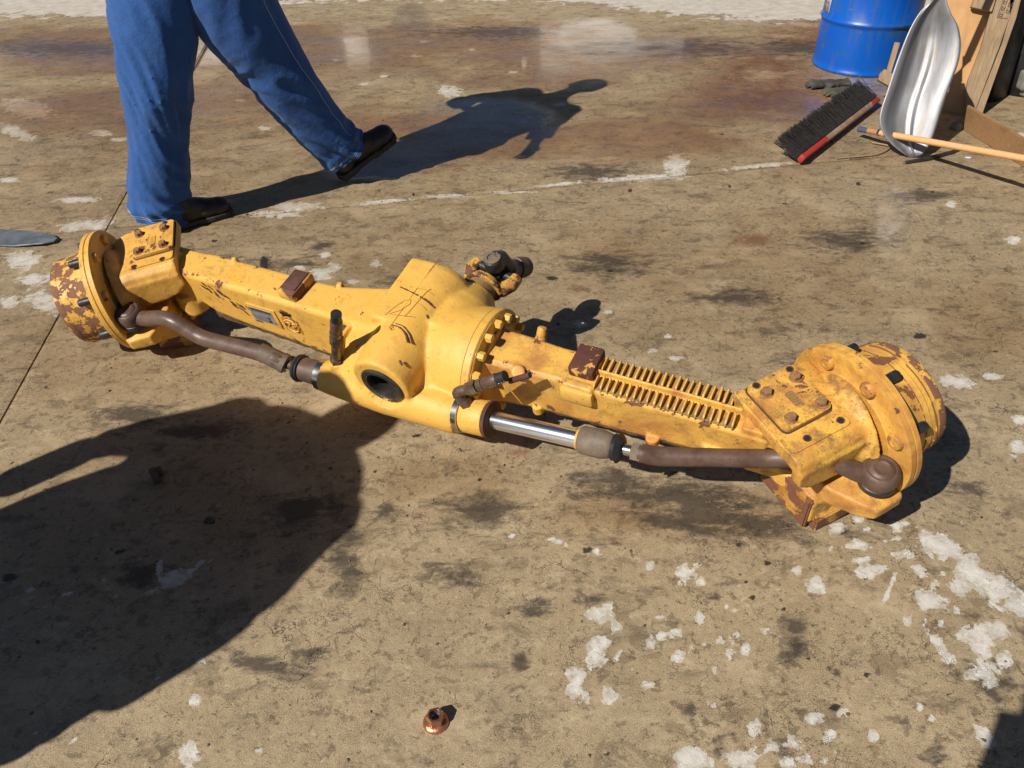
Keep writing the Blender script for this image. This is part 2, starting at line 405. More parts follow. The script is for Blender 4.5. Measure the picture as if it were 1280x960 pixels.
    h = n.ma('ADD', h, n.ma('MULTIPLY', mid, 1.2))
    h = n.ma('SUBTRACT', h, n.ma('MULTIPLY', n.ma('ADD', pits, ckm), .9))
    if wetattr: h = n.ma('MULTIPLY', n.ma('ADD', h, n.ma('MULTIPLY', pm, .08)), bs)
    if wetattr:                     # thin film of water over the damp areas
        film = n.ma('MULTIPLY', n.ma('MAXIMUM', n.ma('MULTIPLY', wm, .75), gl), n.ramp(n.noise(n.mapv(v, (.6, 1.4, 1)), 4.5, 5, .6), .34, .56))
        film = n.ma('MULTIPLY', film, n.ma('SUBTRACT', 1.0, dm))
        n.set(Coat_Weight=film, Coat_Roughness=.07, Coat_IOR=1.4, Coat_Normal=n.bump(n.noise(v, 9, 3), .004, .12))
    return n.set(Base_Color=c, Roughness=ro, Normal=n.bump(h, .0028, .85), Specular_IOR_Level=.5)
M['concrete'] = concrete('stained_concrete')
n = NB('pale_concrete'); v = n.pos()
c = n.mix(n.ramp(n.noise(v, 1.5, 8, .65), .3, .7), (.40, .34, .27), (.60, .55, .47))
M['ground'] = n.set(Base_Color=c, Roughness=.9, Normal=n.bump(n.noise(v, 40, 6), .003))
n = NB('joint_dirt'); M['joint'] = n.set(Base_Color=(.035, .028, .022), Roughness=.95)

# ------------------------------------------------------------ ground: base sheet + four slabs with sawn joints
bm = NEW(); bmesh.ops.create_grid(bm, x_segments=60, y_segments=60, size=150)
g = obj('ground', bm, M['ground'], None, 0); g.location = (0, 0, -.03); tag(g, kind='structure')
bm = NEW(); bmesh.ops.create_grid(bm, x_segments=4, y_segments=4, size=14)
jb = obj('joint_bed', bm, M['joint'], None, 0); jb.location = (2, 4, -.012); tag(jb, kind='structure')

a1, a2 = at(280, 272), at(1100, 196); U = (a2-a1).normalized(); V = Vector((-U.y, U.x, 0))
b1, b2 = at(72, 395), at(250, 75)
db = (b2-b1); tt = ((a1-b1).x*U.y-(a1-b1).y*U.x)/(db.x*U.y-db.y*U.x); X0 = b1+db*tt
def E(lst):      # (px, py, rx, ry[, angle deg in px]) -> ellipses on the floor
    out = []
    for q in lst:
        x, y, rx, ry = q[:4]; an = radians(q[4] if len(q) > 4 else 0)
        c = at(x, y); p = at(x+rx*cos(an), y+rx*sin(an)); s = at(x-ry*sin(an), y+ry*cos(an))
        A = np.array([[(p-c).x, (s-c).x], [(p-c).y, (s-c).y]])
        out.append((np.array([c.x, c.y]), np.linalg.inv(A)))
    return out
def field(P, ells, soft=1.0):
    r = np.full(len(P), -1.0)
    for c, Ai in ells:
        q = (P-c) @ Ai.T; d = np.sqrt((q**2).sum(1)); r = np.maximum(r, 1-d/1.0)
    return np.maximum(r, -1.0)
FL = [(747.5,767.5,17.92,11.2),(770,785,8.96,6.72),(761.5,756,5.6,7.84),(745,815,13.44,17.92),(752.5,801,10.08,5.6),(769,825,5.6,5.6),(775,816.5,4.48,2.24),(760,836,3.36,4.48),(791.5,834,5.6,2.8),(720,852.5,13.44,20.16),(731,874,7.84,12.32),(765,871,14.56,11.2),(757.5,862.5,6.72,6.72),(812.5,858,12.32,6.16),(847.5,821,8.96,7.84),(812.5,805,7.28,8.96),(827.5,795,8.96,6.72),(845,791.5,8.96,6.72),(875,772.5,6.72,8.96),(855,717.5,9.52,13.44),(872.5,706.5,5.04,3.92),(812.5,707.5,5.04,6.16),(875,727.5,6.72,5.04),(825,772.5,7.84,2.8),(902.5,800,8.4,6.72),(920,794,5.04,6.72),(911.5,817,5.6,8.4),(932.5,812.5,6.72,11.2),(958.5,789,9.52,5.6),(865,811,3.36,3.36),(879,805,2.8,2.8),(893.5,839,6.72,4.48),(891.5,880,7.84,3.92),(907.5,757.5,3.36,3.36),(922.5,765,7.84,2.8),(996,712.5,7.28,7.84),(1024,734,17.92,10.08,40),(1071,681,19.04,7.84),(1085,684,7.84,5.6),(1075,700,14.56,5.6),(1085,712.5,16.8,10.08),(1100,710,12.32,5.6),(1122.5,657.5,8.96,7.28),(1107.5,677.5,5.6,3.92),(1121,672.5,7.84,2.8),(1127.5,694,14.56,6.72),(1146.5,711,12.32,7.84,30),(1169,730,6.16,5.04),(1199,732.5,13.44,13.44),(1162.5,677.5,24.64,12.32,50),(1185,687.5,30.24,16.8,35),(1215,715,36.96,20.16,40),(1245,735,36.96,20.16,35),(1272.5,757.5,30.24,16.8,30),(1177.5,717.5,3.36,2.24),(1162.5,751,28,13.44,15),(1182.5,747.5,6.72,5.6),(1196,764,5.04,4.48),(1132.5,775,6.72,7.84),(1158.5,773,5.04,4.48),(1175,781,5.6,5.6),(1172.5,805,24.64,8.4,50),(1185,822.5,8.96,7.84),(1230,790,32.48,15.68),(1227.5,807.5,14.56,14),(1227.5,842.5,22.4,15.68),(1257.5,824,10.08,12.32),(1150,883.5,6.16,7.28),(1164,895,3.92,5.04),(1126,911,5.04,5.6),(1091.5,918.5,8.4,8.4),(1055,894,8.96,7.84),(1018.5,897.5,12.32,8.96),(942.5,910,8.96,14.56),(967.5,932.5,10.08,7.84),(992.5,925,12.32,8.96),(1037.5,922.5,8.96,10.08),(1010,950,13.44,10.08),(985,954,12.32,7.84),(927.5,950,21.28,12.32),(870,947.5,33.6,14.56),(1230,920,20.16,8.96,45),(1227.5,900,4.48,3.36),(1042.5,937.5,4.48,3.36),(1032.5,950,4.48,4.48),(1045,660,11.2,8.96),(1040,687.5,3.36,2.8),(1055,700,4.48,3.36),(1277.5,837.5,4.48,5.6),(695,677.5,16.8,2.24,20),(1112.5,735,3.36,24.64,25),(1085,662.5,5.04,2.8),(1120,715,3.36,2.24),
      (1270,560,14,10),(1275,525,12,6),(1195,478,24,9,5),(1240,470,12,5),(1265,300,10,6),
      (805,222,60,4,-3),(845,206,16,15,40),(700,230,34,2,-6),(480,252,40,2.5,-6),(560,245,30,2.5),(372,258,34,6),(345,268,36,5),(640,240,30,2),(950,207,50,2.5,-6),
      (562,114,16,8),(35,135,34,12,10),(20,165,26,8,20),(128,166,14,4),(150,174,12,3),(60,378,30,14,20),(30,325,24,12),(10,378,14,8),(105,282,34,7,-5),(95,250,26,4),
      (40,350,18,8),(70,345,14,6),(12,225,16,4),(400,342,16,8),(418,334,10,6),(406,318,8,5),(440,352,8,3),(470,329,7,5),(590,357,6,4),(375,335,8,3),
      (815,438,7,4),(845,448,9,4),(835,420,5,3),(1190,255,8,4),(1275,170,10,6),(725,405,9,5),(760,390,6,3),
      (235,942,14,22),(323,940,11,4,-10),(245,875,7,9),(230,866,5,4),(218,722,22,10,-20),(200,710,5,10),(188,740,9,5),(250,705,9,4,-30),(262,700,6,3,-40),(38,737,10,5),(84,743,7,4),
      (144,744,5,3),(196,850,6,4),(40,915,10,4),(92,926,5,3),(248,828,4,3),(130,725,5,3),(255,828,6,4),
      (300,125,6,2),(330,160,8,3),(420,75,5,2),(455,105,7,2),(520,70,8,2),(530,52,8,1.5),(590,62,5,2),(640,90,6,2),(700,130,9,3),(480,95,6,2),(655,78,4,8),
      (700,678,22,3,25),(745,690,10,3,25),(1130,655,8,4),(868,715,6,5),(1075,650,10,5),(640,650+20,5,3)]
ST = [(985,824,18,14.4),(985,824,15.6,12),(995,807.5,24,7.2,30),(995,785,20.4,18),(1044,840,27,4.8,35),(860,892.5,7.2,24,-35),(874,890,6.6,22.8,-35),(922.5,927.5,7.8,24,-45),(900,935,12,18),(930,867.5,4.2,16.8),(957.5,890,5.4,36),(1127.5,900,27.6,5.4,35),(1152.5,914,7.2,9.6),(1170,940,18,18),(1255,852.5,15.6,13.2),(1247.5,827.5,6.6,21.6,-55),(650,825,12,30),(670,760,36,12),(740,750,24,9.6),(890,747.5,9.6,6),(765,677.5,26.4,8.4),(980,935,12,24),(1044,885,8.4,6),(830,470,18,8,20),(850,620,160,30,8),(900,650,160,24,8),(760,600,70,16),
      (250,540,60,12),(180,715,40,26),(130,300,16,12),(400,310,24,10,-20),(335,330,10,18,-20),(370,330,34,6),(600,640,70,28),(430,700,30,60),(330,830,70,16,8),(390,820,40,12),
      (160,520,60,20),(760,330,60,18),(920,560-190,60,14),(1150,505-260,50,10),(740,215,60,12),(500,350,30,10),(1000,450,40,14),(1210,250+360,30,10),(1060,300,60,18),
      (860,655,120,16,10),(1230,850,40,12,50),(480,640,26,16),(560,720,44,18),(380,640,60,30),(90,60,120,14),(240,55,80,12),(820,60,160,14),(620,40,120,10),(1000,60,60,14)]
RD = [(955,100,95,62),(1010,45,80,26),(940,300,34,10),(840,60,50,20),(725,362,16,5),(650,565,20,6),(660,550,10,4)]
WT = [(560,60,560,70),(120,60,320,60),(200,130,380,60),(560,175,300,60),(520,200,120,40),(950,130,220,60),(820,170,200,40)]
TN = [(250,180,520,260), (900,120,620,200), (900,330,420,190), (560,330,300,120), (120,420,260,160), (180,620,300,180), (850,640,230,50), (560,600,120,60), (1230,400,120,120)]
GL = [(1120, 268, 34, 62), (1085, 100, 40, 30), (745, 45, 70, 34), (515, 25, 30, 34), (470, 205, 90, 26), (600, 150, 120, 40), (90, 60, 120, 30), (350, 60, 160, 30)]
rq = random.Random(5)
SPT = [(640+a/2, 640+b/2, 5+c_, 3.5+c_*.6) for a, b, c_ in ((568, 84, 1), (637, 126, 2), (585, 171, 0), (600, 214, 1), (890, 410, 2), (1095, 456, 0), (560, 487, 0), (235, 608, 0), (188, 96, 3), (680, 245, 0), (808, 490, 4), (740, 370, 1), (300, 100, 0))]
SPT += [(262, 651, 9, 5), (150, 690, 8, 5), (12, 722, 12, 6), (390, 345, 14, 5), (345, 350, 10, 4), (330, 330, 6, 12), (690, 348, 9, 3), (640, 335, 8, 3), (1150, 420, 10, 4), (1085, 440, 7, 3), (720, 515, 7, 4), (600, 600, 5, 3), (520, 545, 6, 3), (470, 590, 4, 3)]
SPT += [(rq.uniform(0, 1280), rq.uniform(120, 960), rq.uniform(1.5, 4.5), rq.uniform(1.2, 2.8)) for _ in range(90)]
SPe = E(SPT)
FLe, STe, RDe, WTe, TNe, GLe = E(FL), E(ST), E(RD), E(WT), E(TN), E(GL)
pl = [at(x, y) for x, y in ((0, 20), (110, 22), (240, 14), (330, 6), (420, 1), (480, 0), (560, -2), (640, 0), (740, 4), (810, 15), (870, 21), (1020, 27), (1100, 26))]
px_ = np.array([p.x for p in pl]); py_ = np.array([p.y for p in pl])
def axis_pts(segs):
    out = []
    for a, b, st in segs:
        k = max(1, int(round((b-a)/st))); out += list(np.linspace(a, b, k, endpoint=False))
    out.append(segs[-1][1]); return np.array(out)
G = .0036
gu0 = axis_pts([(-10, -2.4, .6), (-2.4, -G, .03)]); gu1 = axis_pts([(G, 4.2, .014), (4.2, 6.5, .03), (6.5, 12, .5)])
gv0 = axis_pts([(-8, -3.0, .6), (-3.0, -G, .014)]); gv1 = axis_pts([(G, 2.2, .022), (2.2, 6.2, .035), (6.2, 12, .5)])
slabs = empty('yard_slabs', loc=(0, 0, 0)); tag(slabs, kind='structure')
for us in (gu0, gu1):
    for vs in (gv0, gv1):
        if us is gu0 and vs is gv0: us = axis_pts([(-10, -2.4, .6), (-2.4, -G, .02)])
        uu, vv = np.meshgrid(us, vs, indexing='ij'); uu = uu.ravel(); vv = vv.ravel()
        # the sawn edges wander and are chipped a little
        wob = np.zeros_like(uu)
        X = X0.x+uu*U.x+vv*V.x; Y = X0.y+uu*U.y+vv*V.y
        nu, nv = len(us), len(vs)
        Zc = np.zeros_like(X)
        ii = np.arange(nu*nv).reshape(nu, nv)
        edge = np.zeros(nu*nv, bool)
        if us[0] == G: edge |= (uu == us[0])
        if us[-1] == -G: edge |= (uu == us[-1])
        if vs[0] == G: edge |= (vv == vs[0])
        if vs[-1] == -G: edge |= (vv == vs[-1])
        Zc[edge] = -.0025
        co = np.c_[X, Y, Zc]
        q = np.c_[ii[:-1, :-1].ravel(), ii[1:, :-1].ravel(), ii[1:, 1:].ravel(), ii[:-1, 1:].ravel()]
        # skirts down into the joint
        base = len(co); sk = []; ex = []
        def skirt(line, flip):
            global co
            b0 = len(co)+sum(len(e) for e in ex)
            ex.append(np.c_[co[line][:, 0], co[line][:, 1], np.full(len(line), -.012)])
            for k in range(len(line)-1):
                f = (line[k], b0+k, b0+k+1, line[k+1]); sk.append(f if not flip else f[::-1])
        if us[0] == G: skirt(ii[0, :], True)
        if us[-1] == -G: skirt(ii[-1, :], False)
        if vs[0] == G: skirt(ii[:, 0], False)
        if vs[-1] == -G: skirt(ii[:, -1], True)
        co2 = np.vstack([co]+ex); faces = np.vstack([q, np.array(sk)])
        me = bpy.data.meshes.new('slab'); me.vertices.add(len(co2)); me.vertices.foreach_set('co', co2.ravel().astype('f'))
        nf = len(faces); me.loops.add(nf*4); me.polygons.add(nf)
        me.loops.foreach_set('vertex_index', faces.ravel().astype('i')); me.polygons.foreach_set('loop_start', np.arange(0, nf*4, 4, dtype='i'))
        me.update(calc_edges=True); me.validate()
        P = co2[:, :2]
        yb = np.interp(P[:, 0], px_, py_)
        F = dict(flake=field(P, FLe), stain=field(P, STe), spot=field(P, SPe), reddish=np.clip(field(P, RDe)*1.6, 0, .9), wet=np.clip(field(P, WTe)*1.5, 0, 1), tone=np.clip(field(P, TNe)*1.6, 0, 1), gloss=np.clip(field(P, GLe)*1.8, 0, 1),
                 pale=np.clip((P[:, 1]-yb)*1.2, -1, 1))
        for k, val in F.items():
            at_ = me.attributes.new(k, 'FLOAT', 'POINT'); at_.data.foreach_set('value', val.astype('f'))
        o = link('slab', me, M['concrete'], slabs, False)

# ============================================================ AXLE
def body_frame():
    ex_ = Vector((.8834, -.4686, 0)).normalized(); ey_ = Vector((-ex_.y, ex_.x, 0)); O_ = Vector((-.255, 1.78, 0))
    r = radians(15); by = cos(r)*ey_+sin(r)*Z; bz = -sin(r)*ey_+cos(r)*Z
    A = O_+.015*ey_+.245*Z
    return Matrix(((ex_.x, by.x, bz.x, A.x), (ex_.y, by.y, bz.y, A.y), (ex_.z, by.z, bz.z, A.z), (0, 0, 0, 1)))
BM = body_frame()
axle = empty('drive_axle', BM)
tag(axle, 'yellow painted steering drive axle with rust patches lying on the concrete', 'axle')

# --- beams
def sect(x, hw=.056, top=.07, zf=-.06, zb=-.13, hb=.022):
    c = .010; zf = zf-.012; hb = hw-.021; zb = zf-.038
    return [Vector((x, y, z)) for y, z in ((-hw+c, top), (-hw, top-c), (-hw, zf), (-hb, zb), (hb, zb), (hw, zf), (hw, top-c), (hw-c, top))]
def loftsec(bm, secs):
    R = [[bm.verts.new(p) for p in s] for s in secs]; n_ = len(R[0])
    for a, b in zip(R, R[1:]):
        for k in range(n_): bm.faces.new((a[k], a[(k+1) % n_], b[(k+1) % n_], b[k]))
    bm.faces.new(R[0][::-1]); bm.faces.new(R[-1])
def warp(co):                       # slight foundry unevenness
    out = co.copy()
    for i in range(len(co)):
        p = Vector(co[i]); d = noise.noise(p*22)*.0010+noise.noise(p*7)*.0014
        out[i, 2] += d; out[i, 1] += noise.noise(p*9+Vector((5, 5, 5)))*.0012
    return out
bm = NEW()
loftsec(bm, [sect(-.93, .050, .066, -.035, -.10), sect(-.84, .052, .068, -.045, -.115), sect(-.78, .056, .07, -.075, -.15), sect(-.60, .056, .07, -.095, -.165), sect(-.35, .058, .07, -.115, -.19), sect(-.2, .06, .072, -.12, -.19), sect(-.05, .06, .072, -.12, -.19)])
loftsec(bm, [sect(-.97, .062, .055, -.10, -.14, .045), sect(-.90, .060, .06, -.09, -.135, .045), sect(-.84, .05, .05, -.05, -.10)])
cyl(bm, (-.905, -.035, -.12), (-.905, -.035, -.04), .052, .045)
cyl(bm, (-1.0, -.03, .035), (-1.0, -.03, .085), .062, .055); cyl(bm, (-1.0, -.03, -.16), (-1.0, -.03, -.09), .068, .062)
box(bm, (-.955, -.03, .055), (.10, .10, .05)); box(bm, (-.955, -.03, -.12), (.10, .10, .06))
for x, y in ((-.30, .055),): cyl(bm, (x, y, .04), (x, y, .082), .014, .010)
cyl(bm, (-.70, .045, .05), (-.70, .045, .082), .012, .009)
cast('beam', bm, M['cast_beam'], axle, .0045, 5, warp)
bm = NEW()
loftsec(bm, [sect(.20, .075, .085, -.09, -.16), sect(.26, .062, .074, -.075, -.15), sect(.42, .056, .07, -.066, -.145), sect(.60, .056, .07, -.058, -.12), sect(.78, .054, .068, -.045, -.095), sect(.90, .054, .066, -.035, -.085), sect(.97, .054, .064, -.04, -.085)])
cyl(bm, (.335, -.050, .045), (.345, -.068, .078), .020, .018); cyl(bm, (.346, .055, .04), (.346, .085, .085), .016, .013)
cyl(bm, (.70, -.06, -.075), (.70, -.06, -.05), .018); cyl(bm, (.375, -.055, -.10), (.375, -.055, -.07), .016)
box(bm, (.503, -.052, .048), (.086, .024, .052), bev=.008)
cyl(bm, (.86, -.035, -.055), (.86, -.035, -.02), .045, .040); box(bm, (.90, .0, -.045), (.14, .10, .07), bev=.01)
cyl(bm, (1.03, 0, .035), (1.03, 0, .088), .062, .055); cyl(bm, (1.03, .02, -.15), (1.03, .02, -.10), .050, .045)
box(bm, (.975, 0, .055), (.13, .10, .05)); box(bm, (.985, .02, -.12), (.12, .07, .05))
loftsec(bm, [[Vector((x, -.007, .06)), Vector((x, .003, .06)), Vector((x, .001, .089)), Vector((x, -.005, .089))] for x in (.535, .70, .90)])
cast('beam', bm, M['cast_right'], axle, .0032, 3, warp)
bm = NEW(); box(bm, (.716, .024, .0700), (.352, .048, .0016)); box(bm, (.716, -.031, .0700), (.352, .040, .0018)); obj('fin_dirt', bm, rusty('fin_grime', (.16, .10, .05), (.40, .24, .08), .8, 0, 50), axle)
def ribmesh(ly, h):
    b_ = NEW(); prism(b_, [(-ly/2, -.004), (ly/2, -.004), (ly/2-.003, h*.8), (ly/2-.008, h), (-ly/2+.008, h), (-ly/2+.003, h*.8)], -.0020, .0020, Matrix(((0, 0, 1, 0), (1, 0, 0, 0), (0, 1, 0, 0), (0, 0, 0, 1))))
    bmesh.ops.bevel(b_, geom=list(b_.edges), offset=.0008, segments=1, affect='EDGES'); bmesh.ops.recalc_face_normals(b_, faces=b_.faces)
    me_ = bpy.data.meshes.new('rib'); b_.to_mesh(me_); b_.free(); me_.materials.append(M['cast_right']); return me_
rib_a, rib_b = ribmesh(.050, .0165), ribmesh(.042, .0165)
for k in range(21):                 # finned section: two rows of ribs either side of a low ridge
    for me_, y0_, lean_ in ((rib_a, .0265, 0), (rib_b, -.032, .16)):
        o = link('rib', me_, None, axle)
        o.matrix_local = Matrix.Translation((.546+k*.0171+random.uniform(-.0012, .0012), y0_+random.uniform(-.001, .001), .0705)) @ Matrix.Rotation(lean_, 4, 'X') @ Matrix.Rotation(random.uniform(-.05, .05), 4, 'Z') @ Matrix.Diagonal((random.uniform(.8, 1.3), 1, random.uniform(.88, 1.12), 1))
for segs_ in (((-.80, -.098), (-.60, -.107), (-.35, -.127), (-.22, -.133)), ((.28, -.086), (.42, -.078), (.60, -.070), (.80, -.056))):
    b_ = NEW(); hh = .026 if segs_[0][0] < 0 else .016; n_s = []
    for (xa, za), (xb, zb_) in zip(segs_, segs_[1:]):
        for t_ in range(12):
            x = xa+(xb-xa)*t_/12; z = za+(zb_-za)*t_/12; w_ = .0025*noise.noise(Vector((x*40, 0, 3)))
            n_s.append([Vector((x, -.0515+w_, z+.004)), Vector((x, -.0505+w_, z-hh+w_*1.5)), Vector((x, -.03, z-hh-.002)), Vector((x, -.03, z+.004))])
    loftsec(b_, n_s); obj('underside_shade_strip', b_, rusty('dirt_and_shade', (.035, .022, .012), (.20, .12, .045), .7, 0, 45, .003), axle)  # dark strip: caked dirt plus the underside's shade put into its colour
# pads on the beams
bm = NEW(); box(bm, (0, 0, 0), (.064, .10, .034), Matrix.Translation((-.423, .005, .083)) @ Matrix.Rotation(radians(-3), 4, 'Z'), bev=.006)
obj('spring_pad', bm, paint('pad_paint', .45, .4, .5), axle)
bm = NEW(); box(bm, (0, 0, 0), (.052, .078, .004), Matrix.Translation((-.424, .010, .1015)), bev=.0015); obj('worn_face', bm, M['rust'], axle)
bm = NEW(); box(bm, (0, 0, 0), (.070, .088, .036), Matrix.Translation((.502, .012, .086)), bev=.008)
obj('spring_pad', bm, paint('pad_paint_rusty', 1.0, .3, 0, (.06, .022, .018)), axle)
bm = NEW(); box(bm, (0, 0, 0), (.090, .022, .05), Matrix.Translation((.503, -.064, .040)), bev=.010); obj('pad_boss', bm, M['cast'], axle)

# --- centre housing
TUB0, TUB1 = Vector((-.245, -.178, -.052)), Vector((.205, -.168, -.045))
bm = NEW()
tube(bm, [(-.005, y, .04) for y in (-.205, -.1, 0, .1, .155, .18)], [.088, .097, .10, .10, .098, .085], 48)
box(bm, (-.055, .055, .07), (.095, .245, .135), bev=.010)
tube(bm, [(x, 0, -.022) for x in (-.06, 0, .06, .12, .17, .205, .2349)], [.080, .112, .134, .146, .152, .155, .155], 56)
tube(bm, [(.072, y, .0) for y in (-.02, .08, .13, .17, .205)], [.12, .112, .098, .075, .055], 40)
tube(bm, [TUB0+(TUB1-TUB0)*t for t in (0, .05, .3, .5, .7, .95, 1)], [.048, .050, .056, .060, .059, .057, .055], 40)
loftsec(bm, [sect(-.42, .056, .068, -.10, -.17), sect(-.30, .060, .072, -.12, -.18), sect(-.20, .072, .086, -.13, -.19), sect(-.10, .085, .10, -.13, -.19), sect(.02, .085, .10, -.13, -.19)])
# front apron between the beam and the steering cylinder
loftsec(bm, [[Vector((x, y, z)) for y, z in pr] for x, pr in (
    (-.205, ((-.19, -.08), (-.19, -.015), (-.12, .045), (-.02, .065), (-.02, -.10))),
    (-.16, ((-.20, -.09), (-.20, -.005), (-.12, .07), (-.02, .085), (-.02, -.14))),
    (-.05, ((-.21, -.10), (-.215, -.005), (-.14, .10), (-.02, .12), (-.02, -.15))),
    (.06, ((-.21, -.10), (-.21, -.015), (-.13, .06), (-.02, .10), (-.02, -.15))),
    (.13, ((-.20, -.10), (-.205, -.02), (-.12, .03), (-.02, .06), (-.02, -.14))),
    (.185, ((-.20, -.09), (-.205, -.025), (-.12, .00), (-.02, .04), (-.02, -.12))))])
box(bm, (-.175, -.075, .05), (.014, .16, .07), Matrix.Translation((0, 0, 0)) )
cyl(bm, (-.185, -.165, -.02), (-.185, -.165, .022), .026, .022)
HC = Vector((.0, 0, .038))
def hole(co):
    co = warp(co)
    dx = co[:, 0]-HC.x; dz = co[:, 2]-HC.z; r = np.hypot(dx, dz); m = (co[:, 1] < -.12) & (r < .050)
    s = np.clip((.050-r)/.006, 0, 1)
    co[m, 1] += (.105*s*s*(3-2*s))[m]
    # flatten the face round the hole
    m2 = (co[:, 1] < -.15) & (r >= .050) & (r < .068)
    co[m2, 1] = np.maximum(co[m2, 1], -.206)
    return co
cast('axle_housing', bm, M['cast'], axle, .0042, 13, hole)
bm = NEW(); prism(bm, [(-.030, .098), (-.172, .020), (-.176, -.030), (-.030, -.02)], -.168, -.152, Matrix(((0, 0, 1, 0), (1, 0, 0, 0), (0, 1, 0, 0), (0, 0, 0, 1))))
bmesh.ops.bevel(bm, geom=list(bm.edges), offset=.003, segments=2, affect='EDGES'); obj('gusset', bm, M['cast'], axle)
# black rim and dark inside of the opening
bm = NEW()
Mh = axisM((HC.x, -.2065, HC.z), (0, -1, 0))
lathe_p = [(.046, -.03), (.046, .002), (.049, .005), (.060, .005), (.065, .001), (.066, -.02)]
lathe(bm, lathe_p, Mh, 48); bmesh.ops.delete(bm, geom=[f for f in bm.faces if len(f.verts) > 10], context='FACES')
r_ = obj('opening_rim', bm, M['grease'], axle)
bm = NEW(); cyl(bm, (HC.x+.004, -.118, HC.z+.004), (HC.x+.004, -.19, HC.z+.004), .049, .046)
bmesh.ops.delete(bm, geom=[f for f in bm.faces if len(f.verts) > 10 and f.calc_center_median().y < -.15], context='FACES')
obj('opening_liner', bm, M['dark'], axle)
bm = NEW()
for k in range(7):
    a = k*2*pi/7+.3; p = Vector((HC.x+.024*cos(a), -.140+.004*(k % 3), HC.z+.024*sin(a)))
    box(bm, (0, 0, 0), (.020, .012, .016), Matrix.Translation(p) @ Matrix.Rotation(-a, 4, 'Y'), bev=.002)
cyl(bm, (HC.x, -.125, HC.z), (HC.x, -.15, HC.z), .016)
obj('inner_spider', bm, M['fitting'], axle)
# ring flange joint: recessed back ring and cover
bm = NEW(); lathe(bm, [(.10, 0), (.156, 0), (.158, .002), (.158, .021), (.155, .024), (.10, .024)], axisM((.206, 0, -.022), (1, 0, 0)), 72)
obj('ring_flange', bm, M['cast'], axle)
bm = NEW(); lathe(bm, [(.08, 0), (.116, 0), (.118, .002), (.112, .012), (.085, .02), (.08, .02)], axisM((.2305, 0, -.022), (1, 0, 0)), 64)
obj('cover_flange', bm, M['cast'], axle)
def hexbolt_mesh(name, af=.019, h=.012, washer=.0):
    bm = NEW()
    r = af/2/cos(pi/6)
    if washer: cyl(bm, (0, 0, 0), (0, 0, washer), r*1.25, seg=20)
    lathe(bm, [(r, washer), (r, washer+h*.82), (r*.86, washer+h), (r*.3, washer+h)], Matrix(), 6)
    bmesh.ops.recalc_face_normals(bm, faces=bm.faces)
    me = bpy.data.meshes.new(name); bm.to_mesh(me); bm.free(); sharp(me, 25); return me
mb = hexbolt_mesh('ring_bolt', .022, .020, .002); mb.materials.append(M['cast'])
for k in range(16):
    a = 2*pi*k/16+.12
    o = link('ring_bolt', mb, None, axle)
    o.matrix_local = axisM((.2303, .137*cos(a), -.022+.137*sin(a)), (1, 0, 0)) @ Matrix.Rotation(k*.7, 4, 'Z')

bm = NEW(); tube(bm, [Vector((.2058, .1557*cos(t*2*pi/72), -.022+.1557*sin(t*2*pi/72))) for t in range(73)], .0011, 5); obj('joint_line', bm, M['rust'], axle, 0)
bm = NEW(); tube(bm, [Vector((-.018, y, .1392)) for y in (.172, .1, .02, -.045, -.09)], .0007, 5); obj('parting_line', bm, M['cast_right'], axle, 0)
# pencil scribble on the ridge
def ridge(x, y, lift=.0012):
    z = .04+sqrt(max(.0001, .1**2-(x+.005)**2)); z = max(z, .1375 if -.098 < x < -.02 else 0)
    return Vector((x, y, z+lift))
def stroke(bm, pts, r=.0006):
    P = [ridge(*p) for p in pts]; Q = []
    for a, b in zip(P, P[1:]):
        for k in range(5): t = k/5; Q.append(ridge(a.x+(b.x-a.x)*t, a.y+(b.y-a.y)*t))
    Q.append(P[-1]); tube(bm, Q, r, 6)
bm = NEW()
sc_ = .001
stroke(bm, [(-.052, -.050), (-.045, -.020), (-.030, .012), (-.012, .020), (-.006, .004), (-.020, -.022), (-.045, -.044), (.0, -.040), (.028, -.030)])
stroke(bm, [(.002, -.040), (.008, .0), (.014, .060), (.020, .075)]); stroke(bm, [(-.004, .018), (.030, .012), (.043, .006)])
stroke(bm, [(-.022, .062), (.010, .066), (.036, .060)])
tag(obj('pencil_mark', bm, NB('pencil').set(Base_Color=(.36, .17, .05), Roughness=.8), axle, 0), 'scribbled brown pencil letters')
# scratches through the paint
for p, r in (([(-.068, .055), (-.03, .048), (.0, .040)], .0022), ([(.006, .038), (.03, .034), (.055, .028)], .0032), ([(-.018, -.078), (.006, -.078), (.030, -.088), (.048, -.108)], .0022), ([(-.008, -.070), (.016, -.071), (.040, -.084), (.058, -.104)], .0018), ([(.048, -.005), (.056, -.012)], .003), ([(.055, -.165), (.066, -.172)], .003)):
    bm = NEW(); P = [ridge(a, b, .0004) for a, b in p]; tube(bm, spline(P, 14), [r*(.6+.7*random.random()) for _ in range(14)], 6, ell=.35); obj('scratch', bm, M['rust'], axle)

